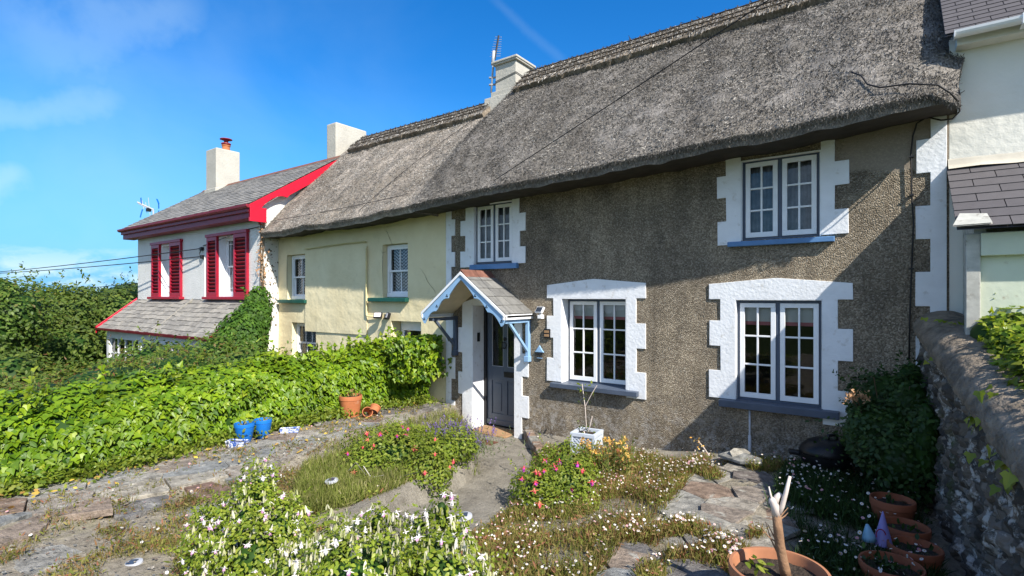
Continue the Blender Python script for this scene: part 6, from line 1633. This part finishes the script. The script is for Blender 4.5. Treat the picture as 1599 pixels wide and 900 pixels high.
# single sprig out of the wall, tall stalks
t = thing('dry_stalk', 'tall dry flowering stalk standing at the back of the right paving', 'plant', at_z(1105, 712, .25)); b = MB(); p0 = at_d(1108, 712, 6.5)
b.tube([p0, at_d(1100, 700, 6.5), at_d(1090, 688, 6.5)], [.007, .006, .004], 5); b.build('stem', M['bare'], t); b = MB(); pp_ = np.array(at_d(1091, 689, 6.5)) + rng.normal(size=(22, 3)) * .035; b.scatter(OVATE, pp_, rng.normal(size=(22, 3)), rng.normal(size=(22, 3)), rng.uniform(.02, .035, 22)); b.build('blossom', M['petal_orange'], t)
t = thing('bent_reeds', 'two bent dry reed leaves arching over the coral fuchsia mound', 'plant', at_d(560, 740, 5.8)); b = MB()
for pts in (((545, 735), (556, 722), (572, 742)), ((568, 728), (580, 746), (600, 742)), ((600, 762), (625, 745), (655, 737))): b.tube([at_d(*p, 5.6) for p in pts], [.004, .005, .002], 5)
b.build('reed', M['straw'], t)

# ================================================================= sky, sun, camera
SUN = Vector((1.11, -.435, 1.0)).normalized()
w = bpy.data.worlds.new('World'); SC.world = w; w.use_nodes = True; nt = w.node_tree; nt.nodes.clear()
sky = nt.nodes.new('ShaderNodeTexSky'); sky.sky_type = 'NISHITA'; sky.sun_disc = False
sky.sun_elevation = math.asin(SUN.z); sky.sun_rotation = math.atan2(SUN.x, SUN.y); sky.air_density = 1.0; sky.dust_density = .25; sky.ozone_density = 2.4; sky.altitude = 10
hs = nt.nodes.new('ShaderNodeHueSaturation'); hs.inputs['Saturation'].default_value = 1.4; hs.inputs['Value'].default_value = 1.0; nt.links.new(sky.outputs[0], hs.inputs['Color'])
tc = nt.nodes.new('ShaderNodeTexCoord'); sep = nt.nodes.new('ShaderNodeSeparateXYZ'); nt.links.new(tc.outputs['Generated'], sep.inputs[0])
# wisps, upper left; low cumulus above the trees
mp = nt.nodes.new('ShaderNodeMapping'); mp.inputs['Scale'].default_value = (1.2, 2.6, 3.2); mp.inputs['Rotation'].default_value = (.3, .5, .9); nt.links.new(tc.outputs['Generated'], mp.inputs[0])
n1 = noise_t(nt, mp.outputs[0], 1.2, 6, .5, .4); wisp = ramp(nt, n1, [(.42, g3(0)), (.85, g3(.30))])
lf_ = nt.nodes.new('ShaderNodeMapRange'); lf_.inputs[1].default_value = -.55; lf_.inputs[2].default_value = -.98; nt.links.new(sep.outputs[0], lf_.inputs[0])
wisp = math_n(nt, 'MULTIPLY', wisp, lf_.outputs[0])
mp2 = nt.nodes.new('ShaderNodeMapping'); mp2.inputs['Scale'].default_value = (1, 1, 2.2); nt.links.new(tc.outputs['Generated'], mp2.inputs[0])
n2 = noise_t(nt, mp2.outputs[0], 11, 7, .6, .3); cum = ramp(nt, n2, [(.44, g3(0)), (.58, g3(.9))])
z1 = nt.nodes.new('ShaderNodeMapRange'); z1.inputs[1].default_value = .085; z1.inputs[2].default_value = .035; nt.links.new(sep.outputs[2], z1.inputs[0])
cum = math_n(nt, 'MULTIPLY', cum, z1.outputs[0]); cl_ = math_n(nt, 'MAXIMUM', wisp, cum)
def streak(p, q, wid, amt):
    a, c = Vector(ray(*p)).normalized(), Vector(ray(*q)).normalized(); nn = a.cross(c).normalized(); mid = (a + c).normalized(); hl = (a - c).length / 2
    dp = nt.nodes.new('ShaderNodeVectorMath'); dp.operation = 'DOT_PRODUCT'; dp.inputs[1].default_value = nn; nt.links.new(tc.outputs['Generated'], dp.inputs[0])
    ds = nt.nodes.new('ShaderNodeVectorMath'); ds.operation = 'DISTANCE'; ds.inputs[1].default_value = mid; nt.links.new(tc.outputs['Generated'], ds.inputs[0])
    wob = math_n(nt, 'MULTIPLY', math_n(nt, 'SUBTRACT', noise_t(nt, tc.outputs['Generated'], 6, 5, .6), .5), wid * 3.2)
    ac = math_n(nt, 'ABSOLUTE', math_n(nt, 'ADD', dp.outputs['Value'], wob)); m1 = ramp(nt, math_n(nt, 'DIVIDE', ac, wid), [(0, g3(1)), (1, g3(0))], 'EASE')
    m2 = ramp(nt, math_n(nt, 'DIVIDE', ds.outputs['Value'], hl * 1.25), [(.45, g3(1)), (1, g3(0))], 'EASE')
    return math_n(nt, 'MULTIPLY', math_n(nt, 'MULTIPLY', m1, m2), amt)
for q_ in (((-60, 205), (200, 138),   .05, .25), ((760, -10), (900, 108), .012, .05), ((-80, 310), (60, 280), .035, .34), ((-20, 60), (330, 20), .11, .2)):
    cl_ = math_n(nt, 'MAXIMUM', cl_, streak(*q_))
hz_ = nt.nodes.new('ShaderNodeMapRange'); hz_.inputs[1].default_value = .36; hz_.inputs[2].default_value = .0; hz_.inputs[4].default_value = .95; nt.links.new(sep.outputs[2], hz_.inputs[0])
tint_ = mixc(nt, 1.0, hs.outputs[0], (.72, 1.16, 1.4), 'MULTIPLY')
base_ = mixc(nt, hz_.outputs[0], tint_, (1.0, 3.6, 7.4))
bk = nt.nodes.new('ShaderNodeVectorMath'); bk.operation = 'DOT_PRODUCT'; bk.inputs[1].default_value = (.45, -.89, .1); nt.links.new(tc.outputs['Generated'], bk.inputs[0])
n3_ = noise_t(nt, tc.outputs['Generated'], 2.6, 7, .6, .4)
behind = math_n(nt, 'MULTIPLY', ramp(nt, bk.outputs['Value'], [(.12, g3(0)), (.5, g3(1))], 'EASE'), ramp(nt, n3_, [(.36, g3(0)), (.58, g3(.68))]))
col = mixc(nt, behind, mixc(nt, cl_, base_, (5.2, 6.9, 7.7)), (6.6, 7.2, 8.0))
bg = nt.nodes.new('ShaderNodeBackground'); bg.inputs[1].default_value = .085; nt.links.new(col, bg.inputs[0])
wo = nt.nodes.new('ShaderNodeOutputWorld'); nt.links.new(bg.outputs[0], wo.inputs[0])
sl_ = bpy.data.lights.new('sun', 'SUN'); sl_.energy = 4.6; sl_.angle = math.radians(.53); sl_.color = (1.0, .945, .86)
so_ = bpy.data.objects.new('sun', sl_); COL.objects.link(so_); so_.rotation_euler = SUN.to_track_quat('Z', 'Y').to_euler(); so_.location = (10, -5, 20)
cam = bpy.data.cameras.new('camera'); co = bpy.data.objects.new('camera', cam); COL.objects.link(co); SC.camera = co
cam.sensor_width = 36; cam.lens = 36 * 825 / 1599; cam.shift_y = 14 / 1599; cam.clip_end = 2000; cam.clip_start = .05
co.location = (0, 0, EYE); co.rotation_euler = (PI / 2, 0, PSI)
SC.view_settings.view_transform = 'Standard'; SC.view_settings.look = 'None'; SC.view_settings.exposure = 0.82; SC.view_settings.gamma = 1.0
try: SC.view_settings.use_curve_mapping = False
except Exception: pass
SC.render.film_transparent = False
SC.cycles.max_bounces = 6; SC.cycles.transparent_max_bounces = 12
